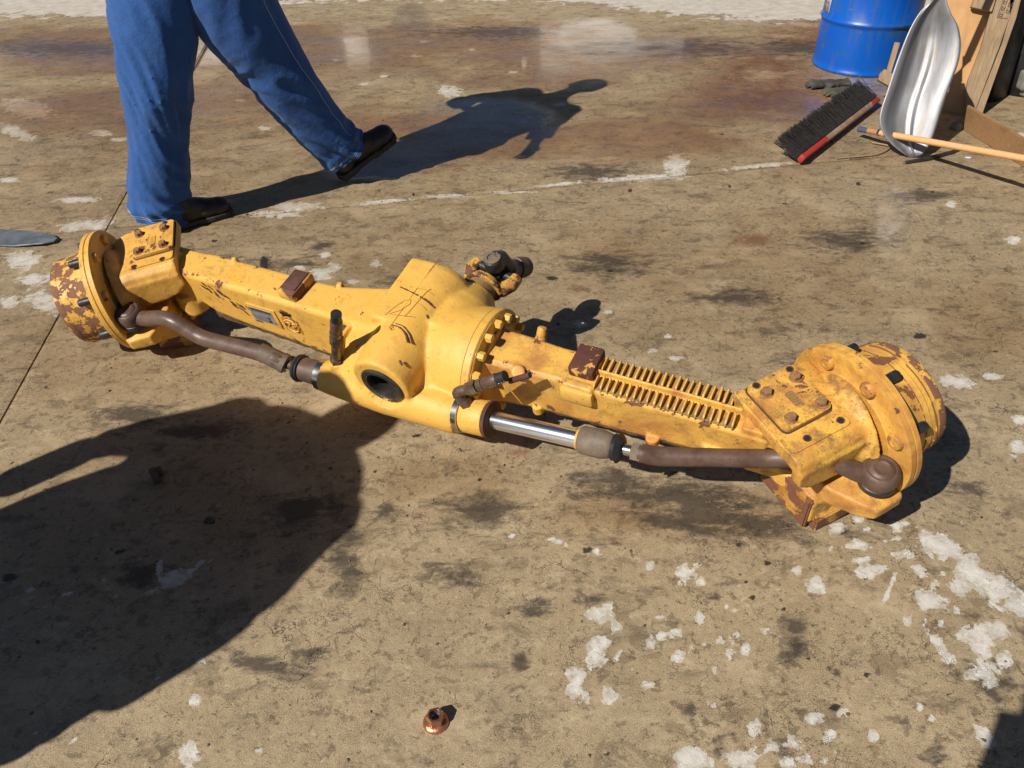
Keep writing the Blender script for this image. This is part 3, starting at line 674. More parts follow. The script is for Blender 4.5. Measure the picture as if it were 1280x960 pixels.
# --- steering cylinder: glands, rods, joints
def tubeobj(name, pts, rad, mat, parent=None, seg=24, **k):
    bm = NEW(); tube(bm, pts, rad, seg, **k); return obj(name, bm, mat, parent or axle, 40)
D = (TUB1-TUB0).normalized()
g0 = Vector((.206, -.166, -.040)); g1 = Vector((.288, -.165, -.030)); GD = (g1-g0).normalized()
tubeobj('gland_ring', [g0-GD*.006, g0-GD*.004, g0+GD*.012], [.052, .054, .054], M['steel'])
tubeobj('cylinder_gland', [g0+GD*.012, g0+GD*.02, g1-GD*.004, g1], [.046, .050, .050, .048], M['cast'])
tubeobj('seal_ring', [g1, g1+GD*.003, g1+GD*.012, g1+GD*.014], [.046, .050, .050, .038], M['rust'])
r0 = g1; r1 = Vector((.552, -.165, .010)); RD_ = (r1-r0).normalized()
tubeobj('piston_rod', [r0-RD_*.05, r1], .0235, M['chrome'], seg=40)
tubeobj('rod_seal', [r1-RD_*.006, r1-RD_*.005, r1+RD_*.002], [.026, .028, .026], M['cast'])
c0 = r1+RD_*.002
tubeobj('joint_cup', [c0, c0+RD_*.004, c0+RD_*.055, c0+RD_*.078, c0+RD_*.085], [.032, .035, .036, .031, .025], M['dirtysteel'], seg=32)
c1 = c0+RD_*.088
tubeobj('rubber_gaiter', [c1-RD_*.004, c1, c1+RD_*.008, c1+RD_*.012, c1+RD_*.02, c1+RD_*.026], [.022, .034, .031, .038, .030, .018], M['black'])
c2 = c1+RD_*.026
tubeobj('ball_pin', [c2-RD_*.01, c2+RD_*.03], .0145, M['steel'])
tubeobj('lock_nut', [c2+RD_*.022, c2+RD_*.046], .024, M['dirtysteel'], seg=6)
rodpath = [c2+RD_*.04, c2+RD_*.046, Vector((.75, -.150, .020)), Vector((.84, -.118, .018)), Vector((.92, -.088, .014)), Vector((.985, -.062, .010)), Vector((1.05, -.045, .030)), Vector((1.10, -.035, .035)), Vector((1.15, -.030, .015)), Vector((1.195, -.022, -.004))]
sp = spline(rodpath[1:], 48)
tie = tubeobj('tie_rod', [rodpath[0]]+sp, [.0225]+[.0228+.0008*sin(k*.3) for k in range(48)], M['rod'])
ballR = Vector((1.216, -.020, .003)); ballL = Vector((-.956, -.220, .0))
def balljoint(c, nm='ball_joint'):
    bm = NEW(); Mj = Matrix.Translation(c)
    lathe(bm, [(.026, -.030), (.036, -.022), (.042, -.004), (.0425, .016), (.040, .027), (.034, .0315), (.033, .0295), (.0285, .0295), (.027, .032), (.018, .034), (.016, .0322), (.006, .0318), (.001, .032)], Mj, 40)
    j = obj(nm, bm, M['rod'], axle, 50)
    bm = NEW(); lathe(bm, [(.035, -.034), (.041, -.028), (.0415, -.012), (.036, -.008)], Mj, 32)
    obj('dust_boot', bm, M['black'], j)
balljoint(ballR)
# left side
l0 = TUB0; LD = -D
tubeobj('gland_ring', [l0-LD*.01, l0+LD*.012, l0+LD*.014], [.048, .048, .042], M['steel'])
e0 = l0+LD*.014
tubeobj('joint_cup', [e0, e0+LD*.003, e0+LD*.062, e0+LD*.066], [.030, .037, .036, .031], M['rod'], seg=32)
e1 = e0+LD*.066
tubeobj('rubber_gaiter', [e1-LD*.002, e1, e1+LD*.006, e1+LD*.010, e1+LD*.018, e1+LD*.020], [.030, .040, .038, .042, .040, .020], M['black'])
e2 = e1+LD*.020
tubeobj('ball_pin', [e2-LD*.005, e2+LD*.05], .014, M['rod'])
pend = e2+LD*.045
ql = [pend, Vector((-.43, -.186, -.032)), Vector((-.50, -.187, -.030)), Vector((-.60, -.192, -.032)), Vector((-.69, -.197, -.030)), Vector((-.735, -.198, -.010)), Vector((-.775, -.199, .014)), Vector((-.82, -.200, .018)), Vector((-.89, -.208, .002)), Vector((-.935, -.216, -.004))]
sp = spline(ql, 64)
tubeobj('tie_rod', sp, [(.0245 if i > 8 else .026) for i in range(64)], M['rod'])
s1 = (ql[1]-ql[0]).normalized()
tubeobj('clamp_nut', [pend-s1*.004, pend, pend+s1*.012, pend+s1*.0121, pend+s1*.085], [.026, .031, .031, .0285, .0275], M['dirtysteel'], seg=10)
balljoint(ballL)

# --- hydraulic fittings
def fitting(base, el, tip, lab):
    bm = NEW(); base, el, tip = map(Vector, (base, el, tip))
    cyl(bm, base, base+(el-base)*.45, .019, seg=6); tube(bm, spline([base+(el-base)*.4, el, el+(tip-el)*.25], 12), .0145, 16)
    o = obj('hose_fitting', bm, M['fitting'], axle, 40); d = (tip-el)
    bm = NEW(); cyl(bm, el+d*.22, el+d*.42, .0185, seg=6); cyl(bm, el+d*.45, el+d*.55, .0165, seg=20); obj('fitting_nut', bm, M['fitting'], o, 40)
    bm = NEW(); tube(bm, [el+d*.55, el+d*.57, el+d*.82, el+d*.84], [.014, .0165, .0165, .015], 20); obj('hose_sleeve', bm, M['rod'], o, 40)
    bm = NEW(); tube(bm, [el+d*.84, el+d*.845, el+d*1.0], [.013, .0145, .0145], 16); obj('hose_plug', bm, M['black'], o, 40)
fitting((.232, -.165, .005), (.212, -.165, .050), (.345, -.125, .128), '')
fitting((-.185, -.165, .018), (-.165, -.165, .072), (-.098, -.165, .245), '')
bm = NEW(); cyl(bm, (.345, -.112, .092), (.40, -.10, .125), .008, seg=10); obj('spring_clip', bm, M['rust'], axle)
# dark dust boot behind left fitting
bm = NEW(); tube(bm, [(-.20, -.10, .0), (-.205, -.10, .075)], [.030, .024], 16); obj('grease_plug', bm, M['rust'], axle)

# --- pinion flange, universal joint
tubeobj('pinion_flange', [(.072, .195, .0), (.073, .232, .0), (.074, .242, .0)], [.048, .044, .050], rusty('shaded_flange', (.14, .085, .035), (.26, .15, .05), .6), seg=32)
def arm(bm, a, b, r): tube(bm, [a, b], [r*1.05, r*.8], 10)
YP = paint('yoke_paint', .92, .7, .6, (.09, .045, .03), pscale=34)
bm = NEW(); cyl(bm, (.073, .238, .0), (.075, .262, .002), .060, .050)
for s in (-1, 1):
    tube(bm, [(.075+s*.045, .252, .002-s*.012), (.078+s*.064, .284, .004-s*.016), (.084+s*.062, .318, .006-s*.016)], [.024, .022, .020], 14)
cast('flange_yoke', bm, YP, axle, .0035, 4)
cc = Vector((.086, .306, .006))
bm = NEW(); cyl(bm, cc+Vector((-.058, 0, .015)), cc+Vector((.058, 0, -.015)), .014); cyl(bm, cc+Vector((0, -.012, -.058)), cc+Vector((0, .012, .058)), .014); cyl(bm, cc-Vector((.02, 0, 0)), cc+Vector((.02, 0, 0)), .022)
obj('joint_cross', bm, M['grease'], axle)
sdv = Vector((.14, .80, -.56)).normalized()
bm = NEW()
for s in (-1, 1):
    tube(bm, [cc+Vector((0, 0, s*.050)), cc+Vector((0, 0, s*.052))+sdv*.03, cc+sdv*.065], [.026, .026, .028], 14)
cyl(bm, cc+Vector((0, -.004, .020)), cc+Vector((-.002, -.006, .060)), .030, .028); tube(bm, [cc+sdv*.05, cc+sdv*.085], [.034, .030], 20)
cast('shaft_yoke', bm, M['grease'], axle, .0035, 4)
bm = NEW(); lathe(bm, [(.026, 0), (.026, .004), (.015, .004), (.014, -.006), (.002, -.006)], axisM(cc+Vector((-.002, -.006, .061)), (0, -.05, 1)), 24); obj('bearing_cup', bm, M['dirtysteel'], axle)
tubeobj('shaft_stub', [cc+sdv*.07, cc+sdv*.10, cc+sdv*.101, cc+sdv*.135, cc+sdv*.136, cc+sdv*.155], [.030, .030, .034, .034, .032, .032], rusty('stub_brown', (.07, .04, .028), (.15, .08, .05), .5), seg=24)

# --- nameplate and cast emblem on the left beam front face (normal -y)
FP = Matrix.Translation((-.555, -.0575, -.026)) @ Matrix.Rotation(radians(90), 4, 'X')
bm = NEW(); prism(bm, rrect(-.054, -.040, .060, .040, .004, 2), -.001, .0025, FP); obj('plate_border', bm, M['cast_beam'], axle)
bm = NEW(); prism(bm, rrect(-.046, -.030, .044, .030, .002, 2), .0025, .0036, FP)
pl_ = obj('nameplate', bm, rusty('plate_aluminium', (.26, .25, .24), (.42, .41, .40), .4, .3, 60), axle)
bm = NEW()
def flat(x0, y0, x1, y1, z=.0036): prism(bm, [(x0, y0), (x1, y0), (x1, y1), (x0, y1)], z, z+.0003, FP)
flat(-.043, .019, .041, .027); flat(-.043, .011, .041, .0125); flat(-.043, .003, .041, .0042)
for k in range(16): flat(-.041+k*.0052, .0143, -.038+k*.0052, .0175)
for r__ in range(5):
    x = -.041
    while x < (.012 if r__ != 4 else .038):
        wd = random.uniform(.003, .008); flat(x, -.004-r__*.0052, x+wd, -.0018-r__*.0052); x += wd+.0022
flat(.016, -.023, .030, -.012); flat(.018, -.010, .028, .001)
obj('plate_print', bm, NB('print_black').set(Base_Color=(.03, .03, .035), Roughness=.6), pl_, 0)
def text(body, size, ext, Mx, mat, parent, name):
    cu = bpy.data.curves.new(name, 'FONT'); cu.body = body; cu.size = size; cu.extrude = ext; cu.align_x = 'CENTER'; cu.align_y = 'CENTER'
    o = bpy.data.objects.new('t', cu); COL.objects.link(o); dg = bpy.context.evaluated_depsgraph_get()
    me = bpy.data.meshes.new_from_object(o.evaluated_get(dg)); bpy.data.objects.remove(o); me.name = name
    me.transform(Mx); me.materials.clear(); return link(name, me, mat, parent)
FE = Matrix.Translation((-.446, -.0575, -.034)) @ Matrix.Rotation(radians(90), 4, 'X')
bm = NEW(); prism(bm, rrect(-.032, -.032, .032, .030, .004, 2), -.001, .0012, FE); em = obj('emblem_panel', bm, paint('emblem_panel_paint', .45, 1.0, 1.6, pscale=40), axle)
bm = NEW()
for rr in (.026,):
    tube(bm, [FE @ Vector((rr*cos(t*2*pi/32), rr*sin(t*2*pi/32), .0028)) for t in range(33)], .0022, 8)
for k in range(12):
    a = 2*pi*k/12; tube(bm, [FE @ Vector((.0265*cos(a), .0265*sin(a), .0016)), FE @ Vector((.030*cos(a), .030*sin(a), .0016))], .002, 6)
obj('emblem_ring', bm, M['cast'], em)
text('ZF', .036, .0022, FE @ Matrix.Translation((0, 0, .003)), M['cast'], em, 'emblem_letters')
bm = NEW(); prism(bm, [(p[0]*(1+.2*sin(i*2.1)), p[1]*(1+.2*cos(i*1.7))) for i, p in enumerate(rrect(-.024, .036, .018, .056, .008, 3))], .0004, .0009, FE); obj('paint_loss', bm, M['rust'], axle)
# flaked paint left of the plate: dark streaks
for k in range(18):
    bm = NEW()
    x = -.76+random.uniform(-.01, .01)+k*.0085; z = .035-.0035*k+random.uniform(-.022, .022)
    Mq = Matrix.Translation((x, -.0572, z)) @ Matrix.Rotation(radians(90), 4, 'X') @ Matrix.Rotation(-.9+random.uniform(-.3, .3), 4, 'Z')
    prism(bm, [(random.uniform(.7, 1.3)*.012*cos(t), random.uniform(.6, 1.3)*.0035*sin(t)) for t in [j*pi/4 for j in range(8)]], -.0006, .0005, Mq)
    obj('paint_loss', bm, M['rust'], axle)

# --- knuckles
def knuckle(side):
    L_ = side == 'L'
    KP = Vector((-1.0, -.035, 0)) if L_ else Vector((1.03, .02, 0))
    K = Matrix.Translation(KP) @ Matrix.Rotation(radians(220 if L_ else 52), 4, 'Z') @ Matrix.Diagonal((1, 1 if L_ else -1, 1, 1))
    T = .104 if L_ else .112
    OX, OV = (-.024, .012) if L_ else (0, .002)
    mk, mcap, mfl, mhub = (M['cap'], M['cap'], M['flange'], M['hub_l']) if L_ else (M['capdirty'], M['capdirty'], M['flange_r'], M['hub_r'])
    def fin(name, bm, mat, parent=axle, sm=35):
        bmesh.ops.transform(bm, matrix=K, verts=bm.verts); return obj(name, bm, mat, parent, sm)
    bm = NEW()
    # upper arm block: machined pad, shoulder falling to the hub side, apron towards the viewer
    loftsec(bm, [[Vector((x, v_, z)) for v_, z in ((-.135, zt-.045), (-.125, zt-.004), (.088, zt-.002), (.108, zt-.018), (.118, zt-.05), (.118, zb), (.095, zb), (-.12, zb))]
                 for x, zt, zb in ((-.100, T, T-.045), (-.06, T, T-.048), (.02, T, T-.052), (.060, T, T-.07), (.085, T-.005, -.03), (.112, T-.014, -.09), (.124, T-.032, -.10))])
    # apron corner piece reaching down in front
    loftsec(bm, [[Vector((x, v_, z)) for v_, z in ((.085, T-.03), (.118, T-.035), (.120, zb), (.088, zb))] for x, zb in ((-.10, T-.078), (-.07, T-.106), (-.02, T-.120), (.05, T-.122), (.10, T-.122))])
    # hub carrier
    tube(bm, [(.085, .015, 0), (.10, .018, 0), (.116, .02, 0)], [.11, .128, .135], 48)
    tube(bm, [(.03, .01, 0), (.09, .015, 0)], [.07, .10], 32)
    # lower arm block, foot and steering arm
    loftsec(bm, [[Vector((x, v_, z)) for v_, z in ((-.11, -.155), (-.11, -.10), (.10, -.10), (.12, -.12), (.12, zl), (-.11, zl))] for x, zl in ((-.03, -.20), (.03, -.205), (.09, -.18), (.115, -.13))])
    loftsec(bm, [[Vector((x, v_, z)) for v_, z in ((.0, -.215), (.0, -.16), (.105, -.150), (.128, -.19), (.130, -.236), (.10, -.238))] for x in (-.012, .03, .088)])
    loftsec(bm, [[Vector((x0, v_, -.062)) for v_, x0 in ((0, 0),)]*0 or [Vector((x, v_, z)) for x, z in ((-.015, -.105), (-.01, -.045), (.10, -.040), (.142, -.045), (.142, -.095))] for v_ in (.06, .12)] +
                [[Vector((x, .20, z)) for x, z in ((.03, -.10), (.032, -.050), (.09, -.045), (.135, -.050), (.135, -.095))]] +
                [[Vector((x, .222, z)) for x, z in ((.05, -.095), (.052, -.056), (.09, -.052), (.122, -.056), (.122, -.090))]])
    bmesh.ops.transform(bm, matrix=K, verts=bm.verts)
    cast('steering_knuckle', bm, mk, axle, .0042, 7, warp)
    # rusty lower cap under the foot
    bm = NEW()
    loftsec(bm, [[Vector((x, v_, z)) for v_, z in ((.012, -.222), (.012, -.165), (.102, -.152), (.1315, -.188), (.1335, -.240), (.10, -.243))] for x in (-.016, .03, .091)])
    box(bm, (-.031, .03, -.165), (.014, .17, .125))
    bmesh.ops.bevel(bm, geom=list(bm.edges), offset=.004, segments=2, affect='EDGES'); fin('lower_cap', bm, M['foot'])
    # machined pad outline
    bm = NEW(); prism(bm, rrect(-.096, -.122, .062+OX*.6, .078, .012), T-.004, T+.0016); fin('machined_pad', bm, mk)
    # cap plate
    bm = NEW(); prism(bm, rrect(-.076+OX, -.120+OV, .052+OX, .026+OV, .014), T+.0016, T+.0125); capo = fin('cap_plate', bm, mcap)
    bm = NEW(); prism(bm, rrect(-.080+OX, -.123+OV, .055+OX, .030+OV, .016), T+.0014, T+.0034); fin('cap_gasket', bm, M['rust'], capo)
    bm = NEW(); prism(bm, rrect(-.018+OX, -.058+OV, .006+OX, -.012+OV, .006, 3), T+.0126, T+.0132)
    oval = fin('emblem', bm, M['emblem'] if not L_ else M['cap'], capo, 0)
    bm = NEW()
    tube(bm, [Vector((x+OX, y+OV, T+.0135)) for x, y in rrect(-.018, -.058, .006, -.012, .006, 3)+rrect(-.018, -.058, .006, -.012, .006, 3)[:1]], .0012, 6)
    for k in range(6):
        tube(bm, [Vector((-.015+OX, -.053+OV+k*.0072, T+.0137)), Vector((.003+OX, -.051+OV+k*.0072+(k % 2)*.002, T+.0137))], .0009, 5)
    fin('emblem_relief', bm, mcap, oval, 0)
    bmh = hexbolt_mesh('cap_bolt', .021, .012, .002); bmh.materials.append(M['rustbolt'])
    for i, (x, y) in enumerate(((-.046, -.080), (.035, -.082), (.035, .006), (-.046, .004))):
        o = link('cap_bolt', bmh, None, axle); o.matrix_local = K @ Matrix.Translation((x+OX, y+OV, T+.0125)) @ Matrix.Rotation(i*1.1+.3, 4, 'Z')
    for x, y in ((-.052, -.112+.002), (.040, -.108), (.046, .058), (-.044, .058)):
        zz = T+.0126 if y < 0 else T+.0017
        x += OX*.8; y += OV
        bm = NEW(); lathe(bm, [(.0095, -.001), (.0095, .0006), (.0072, .0008), (.0070, -.0008), (.0001, -.0008)], Matrix.Translation((x, y, zz)), 18)
        fin('threaded_hole', bm, M['rust'])
        bm = NEW(); cyl(bm, (x, y, zz-.001), (x, y, zz+.0002), .0068, seg=16); fin('hole_bottom', bm, M['dark'])
    # wheel flange with rim step
    c = Vector((.118, .02, 0))
    bm = NEW(); R = .194
    lathe(bm, [(.135, .0), (.140, .004), (.168, .006), (.186, .004), (R, .007), (R, .020), (R-.003, .0215), (R-.003, .023), (R, .0245), (R, .036), (R-.006, .040), (.14, .040)], axisM(c, (1, 0, 0)), 96)
    fl = fin('wheel_flange', bm, mfl)
    # hub drum
    bm = NEW()
    lathe(bm, [(.12, .038), (.148, .040), (.149, .046), (.146, .052), (.1455, .078), (.1435, .082), (.1435, .115), (.141, .118), (.1405, .150), (.137, .160), (.130, .164), (.06, .166), (.055, .150), (.01, .150)], axisM(c, (1, 0, 0)), 72)
    fin('hub_drum', bm, mhub)
    bm = NEW(); lathe(bm, [(.12, .140), (.1410, .140), (.1412, .151), (.1378, .1612), (.1308, .1652), (.10, .1655)], axisM(c, (1, 0, 0)), 72); fin('hub_rim', bm, M['hub_l'])
    for zz in (.062, .098, .128):
        bm = NEW(); lathe(bm, [(.13, zz), (.1462-.028*(zz-.06), zz), (.1462-.028*(zz-.06), zz+.0015), (.13, zz+.0015)], axisM(c, (1, 0, 0)), 72)
        if not L_: fin('turned_line', bm, M['hub_l'])
        else: bm.free()
    # studs and the round heads on the inside
    for k in range(8):
        a = radians(34+46.0*k) if k < 3 else radians(34+45*k)
        p = Vector((.118, .02+.161*cos(a), .161*sin(a)))
        bm = NEW(); lathe(bm, [(.0120, .040), (.0120, .080), (.0100, .084), (.004, .0845)], axisM(p, (1, 0, 0)), 16); fin('wheel_stud', bm, M['black'])
        bm = NEW(); q_ = 1.0 if L_ else 1.2; lathe(bm, [(.0165*q_, .008), (.0165*q_, -.002), (.0145*q_, -.006), (.009, -.0075), (.0085, -.006), (.0005, -.006)], axisM(p, (1, 0, 0)), 20)
        fin('stud_head', bm, M['headrust'] if not L_ else M['flange'])
knuckle('L'); knuckle('R')

# ============================================================ small things on the floor
def nut():
    t = empty('flange_nut', loc=at(545, 903)); tag(t, 'copper coloured flange nut standing on the floor at the bottom of the photo', 'nut')
    bm = NEW(); lathe(bm, [(.0262, 0), (.0265, .003), (.024, .0062), (.0185, .0095), (.0120, .0095), (.0120, 0)], Matrix(), 36)
    bmesh.ops.delete(bm, geom=[f for f in bm.faces if len(f.verts) > 10], context='FACES'); obj('flange', bm, M['copper'], t, 50)
    bm = NEW(); r = .0188
    A = []
    prof = [(r, .006), (r, .027), (r*.88, .030)]
    lathe(bm, prof, Matrix(), 6); bmesh.ops.delete(bm, geom=[f for f in bm.faces if len(f.verts) > 4], context='FACES')
    # top ring with hole
    N6 = 36; outer = []; inner = []; low = []
    for k in range(N6):
        a = 2*pi*k/N6; ha = (a % (pi/3))-pi/6; ro = r*.88*cos(pi/6)/cos(ha)
        outer.append(bm.verts.new((ro*cos(a), ro*sin(a), .030))); inner.append(bm.verts.new((.0118*cos(a), .0118*sin(a), .030))); low.append(bm.verts.new((.0112*cos(a), .0112*sin(a), .002)))
    for k in range(N6):
        j = (k+1) % N6; bm.faces.new((outer[k], outer[j], inner[j], inner[k])); bm.faces.new((inner[k], inner[j], low[j], low[k]))
    o = obj('hexagon', bm, M['copper'], t, 30, recalc=False); o.rotation_euler = (0, 0, .2)
    bm = NEW()
    for k in range(7):
        z = .005+k*.0035; tube(bm, [Vector((.0113*cos(a*pi/10), .0113*sin(a*pi/10), z+a*.000175)) for a in range(21)], .0007, 5, cap=False)
    obj('thread', bm, M['steel'], t, 0)
nut()
def rock(name, x, y, s, mat, label, cat, flat_=.6, rot=0, group=None):
    bm = NEW(); bmesh.ops.create_icosphere(bm, subdivisions=2, radius=1)
    for v_ in bm.verts:
        d = 1+.45*noise.noise(v_.co*1.7+Vector((x, y, 0))); v_.co = Vector((v_.co.x*s[0]*d, v_.co.y*s[1]*d, max(v_.co.z*s[2]*d, -s[2]*.3)))
    o = obj(name, bm, mat, None, 30); o.location = at(x, y)+Vector((0, 0, s[2]*.29)); o.rotation_euler = (0, 0, rot); tag(o, label, cat, group)
bm = NEW(); box(bm, (0, 0, .012), (.045, .018, .024), Matrix.Rotation(.25, 4, 'Y'), bev=.002); box(bm, (-.012, .012, .009), (.028, .022, .016), bev=.002)
o = obj('rubber_chunk', bm, rusty('brown_rubber', (.07, .045, .03), (.13, .085, .055), .8), None); o.location = at(195, 598); o.rotation_euler = (0, 0, .9-1.9)
tag(o, 'small brown block of rubber lying in the large shadow', 'debris')
rock('dirt_clod', 262, 651, (.013, .011, .008), M['grease'], 'small black clod of grease in the large shadow', 'debris')

# loose grit
bm = NEW(); rg = random.Random(11)
for k in range(900):
    if k < 380: x, y = rg.uniform(-40, 1320), rg.uniform(60, 960)
    elif k < 620:
        t_ = rg.random(); x, y = (75+(250-75)*t_+rg.gauss(0, 5), 395-320*t_+rg.gauss(0, 4)) if k % 2 else (280+820*t_, 272-76*t_+rg.gauss(0, 3))
    else: t_ = rg.random(); x, y = 100+1050*t_+rg.gauss(0, 50), 420+210*t_+rg.gauss(0, 45)
    p = at(x, y); r = rg.choice((.0012, .0016, .002, .003, .0045) if k % 9 else (.005, .007)); a_ = [rg.uniform(.6, 1.3) for _ in range(6)]
    vs = [bm.verts.new(p+Vector((r*a_[i]*cos(i*2*pi/5), r*a_[i]*sin(i*2*pi/5), 0))) for i in range(5)]; tp = bm.verts.new(p+Vector((0, 0, r*rg.uniform(.5, 1.1))))
    for i in range(5): bm.faces.new((vs[i], vs[(i+1) % 5], tp))
tag(obj('grit', bm, rusty('grit', (.04, .03, .022), (.22, .17, .11), .85, 0, 3), None, 0), 'loose grit and crumbs scattered on the concrete floor', 'grit', kind='stuff')

# grey blade edge at the left border
bm = NEW()
pts = [(-.60, -.075), (-.3, -.088), (-.1, -.085), (0.02, -.060), (.055, -.030), (.05, .0), (.0, .030), (-.12, .045), (-.3, .05), (-.60, .05)]
prism(bm, pts, 0, .006); bmesh.ops.bevel(bm, geom=[e for e in bm.edges], offset=.0015, segments=1, affect='EDGES')
for v_ in bm.verts: v_.co.z += .02*max(0, 1-abs(v_.co.y+.02)/.07)*(1 if v_.co.x < .03 else .3)
o = obj('shovel_blade', bm, M['greymetal'], None, 40); o.location = at(60, 299, .004); o.rotation_euler = (0, 0, atan2((at(75, 297)-at(0, 292)).y, (at(75, 297)-at(0, 292)).x))
tag(o, 'flat grey metal blade lying on the floor at the left edge', 'blade')

# ============================================================ people
def loftlimb(bm, path, rad, seg=36, n_=70, fold=.008, seed=0, ell=1.0, gather=0.0, hint=Vector((0, 1, 0))):
    P = spline(path, n_); R = spline([(r, e, 0) for r, e in rad], n_); rings = []; L = 0
    for i, p in enumerate(P):
        if i: L += (P[i]-P[i-1]).length
        d = P[min(i+1, n_-1)]-P[max(i-1, 0)]; a, b, dd = basis(d, hint)
        t = i/(n_-1); ring = []
        for k in range(seg):
            an = 2*pi*k/seg; u = cos(an); w_ = sin(an)
            q = Vector((u*1.05+seed, w_*1.05, L*9.5+u*2.6*sin(seed+L*3)))
            f1 = 1-abs(noise.noise(q))*2; f2 = 1-abs(noise.noise(q*2.3+Vector((7, 1, 3))))*2
            f3 = noise.noise(Vector((u*.9-seed, w_*.9, L*3.2)))
            amp = fold*(.75+1.1*max(0, (t-.72)/.28)*gather+.9*math.exp(-((t-.5)/.10)**2)*.7)
            dsp = amp*(f1*1.0+f2*.16+f3*1.4)+gather*.010*max(0, (t-.80)/.2)*sin(L*70+2*u+1.5*noise.noise(q*.6))
            ring.append(bm.verts.new(p+(R[i].x+dsp)*u*a+(R[i].y+dsp)*w_*b))
        rings.append(ring)
    for r0_, r1_ in zip(rings, rings[1:]):
        for k in range(seg): bm.faces.new((r0_[k], r0_[(k+1) % seg], r1_[(k+1) % seg], r1_[k]))
    bm.faces.new(rings[0][::-1])
    # inside of the cuff
    last = rings[-1]; c = sum((v_.co for v_ in last), Vector())/seg
    inn = [bm.verts.new(c+(v_.co-c)*.86+(P[-2]-P[-1]).normalized()*.004) for v_ in last]
    top = [bm.verts.new(c+(v_.co-c)*.80+(P[-2]-P[-1]).normalized()*.06) for v_ in last]
    for k in range(seg):
        j = (k+1) % seg; bm.faces.new((last[k], last[j], inn[j], inn[k])); bm.faces.new((inn[k], inn[j], top[j], top[k]))
    bm.faces.new(top); return rings, P
def skinned(name, verts, edges, mat, parent, sub=2):
    me = bpy.data.meshes.new(name); me.from_pydata([v_[0] for v_ in verts], edges, [])
    o = bpy.data.objects.new(name, me); COL.objects.link(o)
    m = o.modifiers.new('skin', 'SKIN'); m2 = o.modifiers.new('sub', 'SUBSURF'); m2.levels = sub; m2.render_levels = sub
    for i, v_ in enumerate(verts):
        r = v_[1]; r = r if hasattr(r, '__len__') else (r, r)
        me.skin_vertices[0].data[i].radius = r; me.skin_vertices[0].data[i].use_root = (i == 0)
    dg = bpy.context.evaluated_depsgraph_get(); me2 = bpy.data.meshes.new_from_object(o.evaluated_get(dg)); bpy.data.objects.remove(o)
    me2.name = name; me2.materials.clear(); me2.shade_smooth(); return link(name, me2, mat, parent)
def boot(M4, parent, label=None):
    # local: heel at origin on the floor, toe towards +x, up z
    bm = NEW()
    prism(bm, [(-.01, -.034), (.06, -.040), (.14, -.042), (.20, -.052), (.255, -.050), (.288, -.030), (.298, 0), (.288, .028), (.255, .046), (.20, .050), (.14, .042), (.06, .040), (-.01, .034), (-.02, 0)], .004, .026)
    box(bm, (.03, 0, .006), (.08, .07, .020)); box(bm, (.215, 0, .006), (.12, .09, .014))
    for v_ in bm.verts: v_.co = M4 @ v_.co
    s_ = cast('boot_sole', bm, M['sole'], None, .004, 3); 
    bm = NEW()
    def ball(c, r):
        b_ = bmesh.ops.create_uvsphere(bm, u_segments=20, v_segments=12, radius=1)
        bmesh.ops.transform(bm, matrix=Matrix.Translation(c) @ Matrix.Diagonal((*r, 1)), verts=b_['verts'])
    ball((.235, 0, .045), (.060, .050, .040)); ball((.19, 0, .050), (.075, .050, .042)); ball((.13, 0, .058), (.08, .043, .048)); ball((.035, 0, .055), (.052, .038, .050))
    tube(bm, [(.03, 0, .03), (.035, 0, .09), (.045, 0, .15), (.04, 0, .20)], [.040, .038, .036, .036], 24); tube(bm, [(.20, 0, .05), (.13, 0, .075), (.07, 0, .12)], [.040, .042, .044], 20)
    for v_ in bm.verts: v_.co = M4 @ v_.co
    up_ = cast('boot_upper', bm, M['boot_leather'], None, .0045, 5)
    bm = NEW()
    for k in range(5):
        t = k/4; c = Vector((.175-.085*t, 0, .098+.035*t)); tube(bm, spline([c+Vector((.004, -.028, -.014)), c+Vector((0, 0, .004)), c+Vector((.004, .028, -.014))], 8), .0022, 6)
    for v_ in bm.verts: v_.co = M4 @ v_.co
    lc = obj('bootlace', bm, M['black'], None, 0)
    b = empty('boot', loc=(0, 0, 0)); b.parent = parent
    for q in (s_, up_, lc): q.parent = b
    return b
def hand(verts, edges, iw, wrist, d, palm_n):
    # fingers of five different lengths grown from the palm
    d = Vector(d).normalized(); pn = Vector(palm_n).normalized(); side = d.cross(pn).normalized()
    p = Vector(wrist); k = len(verts); verts.append((p+d*.05, (.034, .016))); edges.append((iw, k)); verts.append((p+d*.085, (.038, .014))); edges.append((k, k+1))
    for i, ln in enumerate((.068, .078, .073, .058)):
        off = side*(.027-.018*i); a = len(verts)
        verts.append((p+d*.098+off, .0095)); edges.append((k+1, a))
        verts.append((p+d*(.098+ln*.5)+off*1.1+pn*.012, .0085)); edges.append((a, a+1))
        verts.append((p+d*(.098+ln*.85)+off*1.1+pn*.036, .0072)); edges.append((a+1, a+2))
    a = len(verts); verts.append((p+d*.045+side*.036+pn*.008, .0115)); edges.append((k, a)); verts.append((p+d*.085+side*.055+pn*.02, .0095)); edges.append((a, a+1))
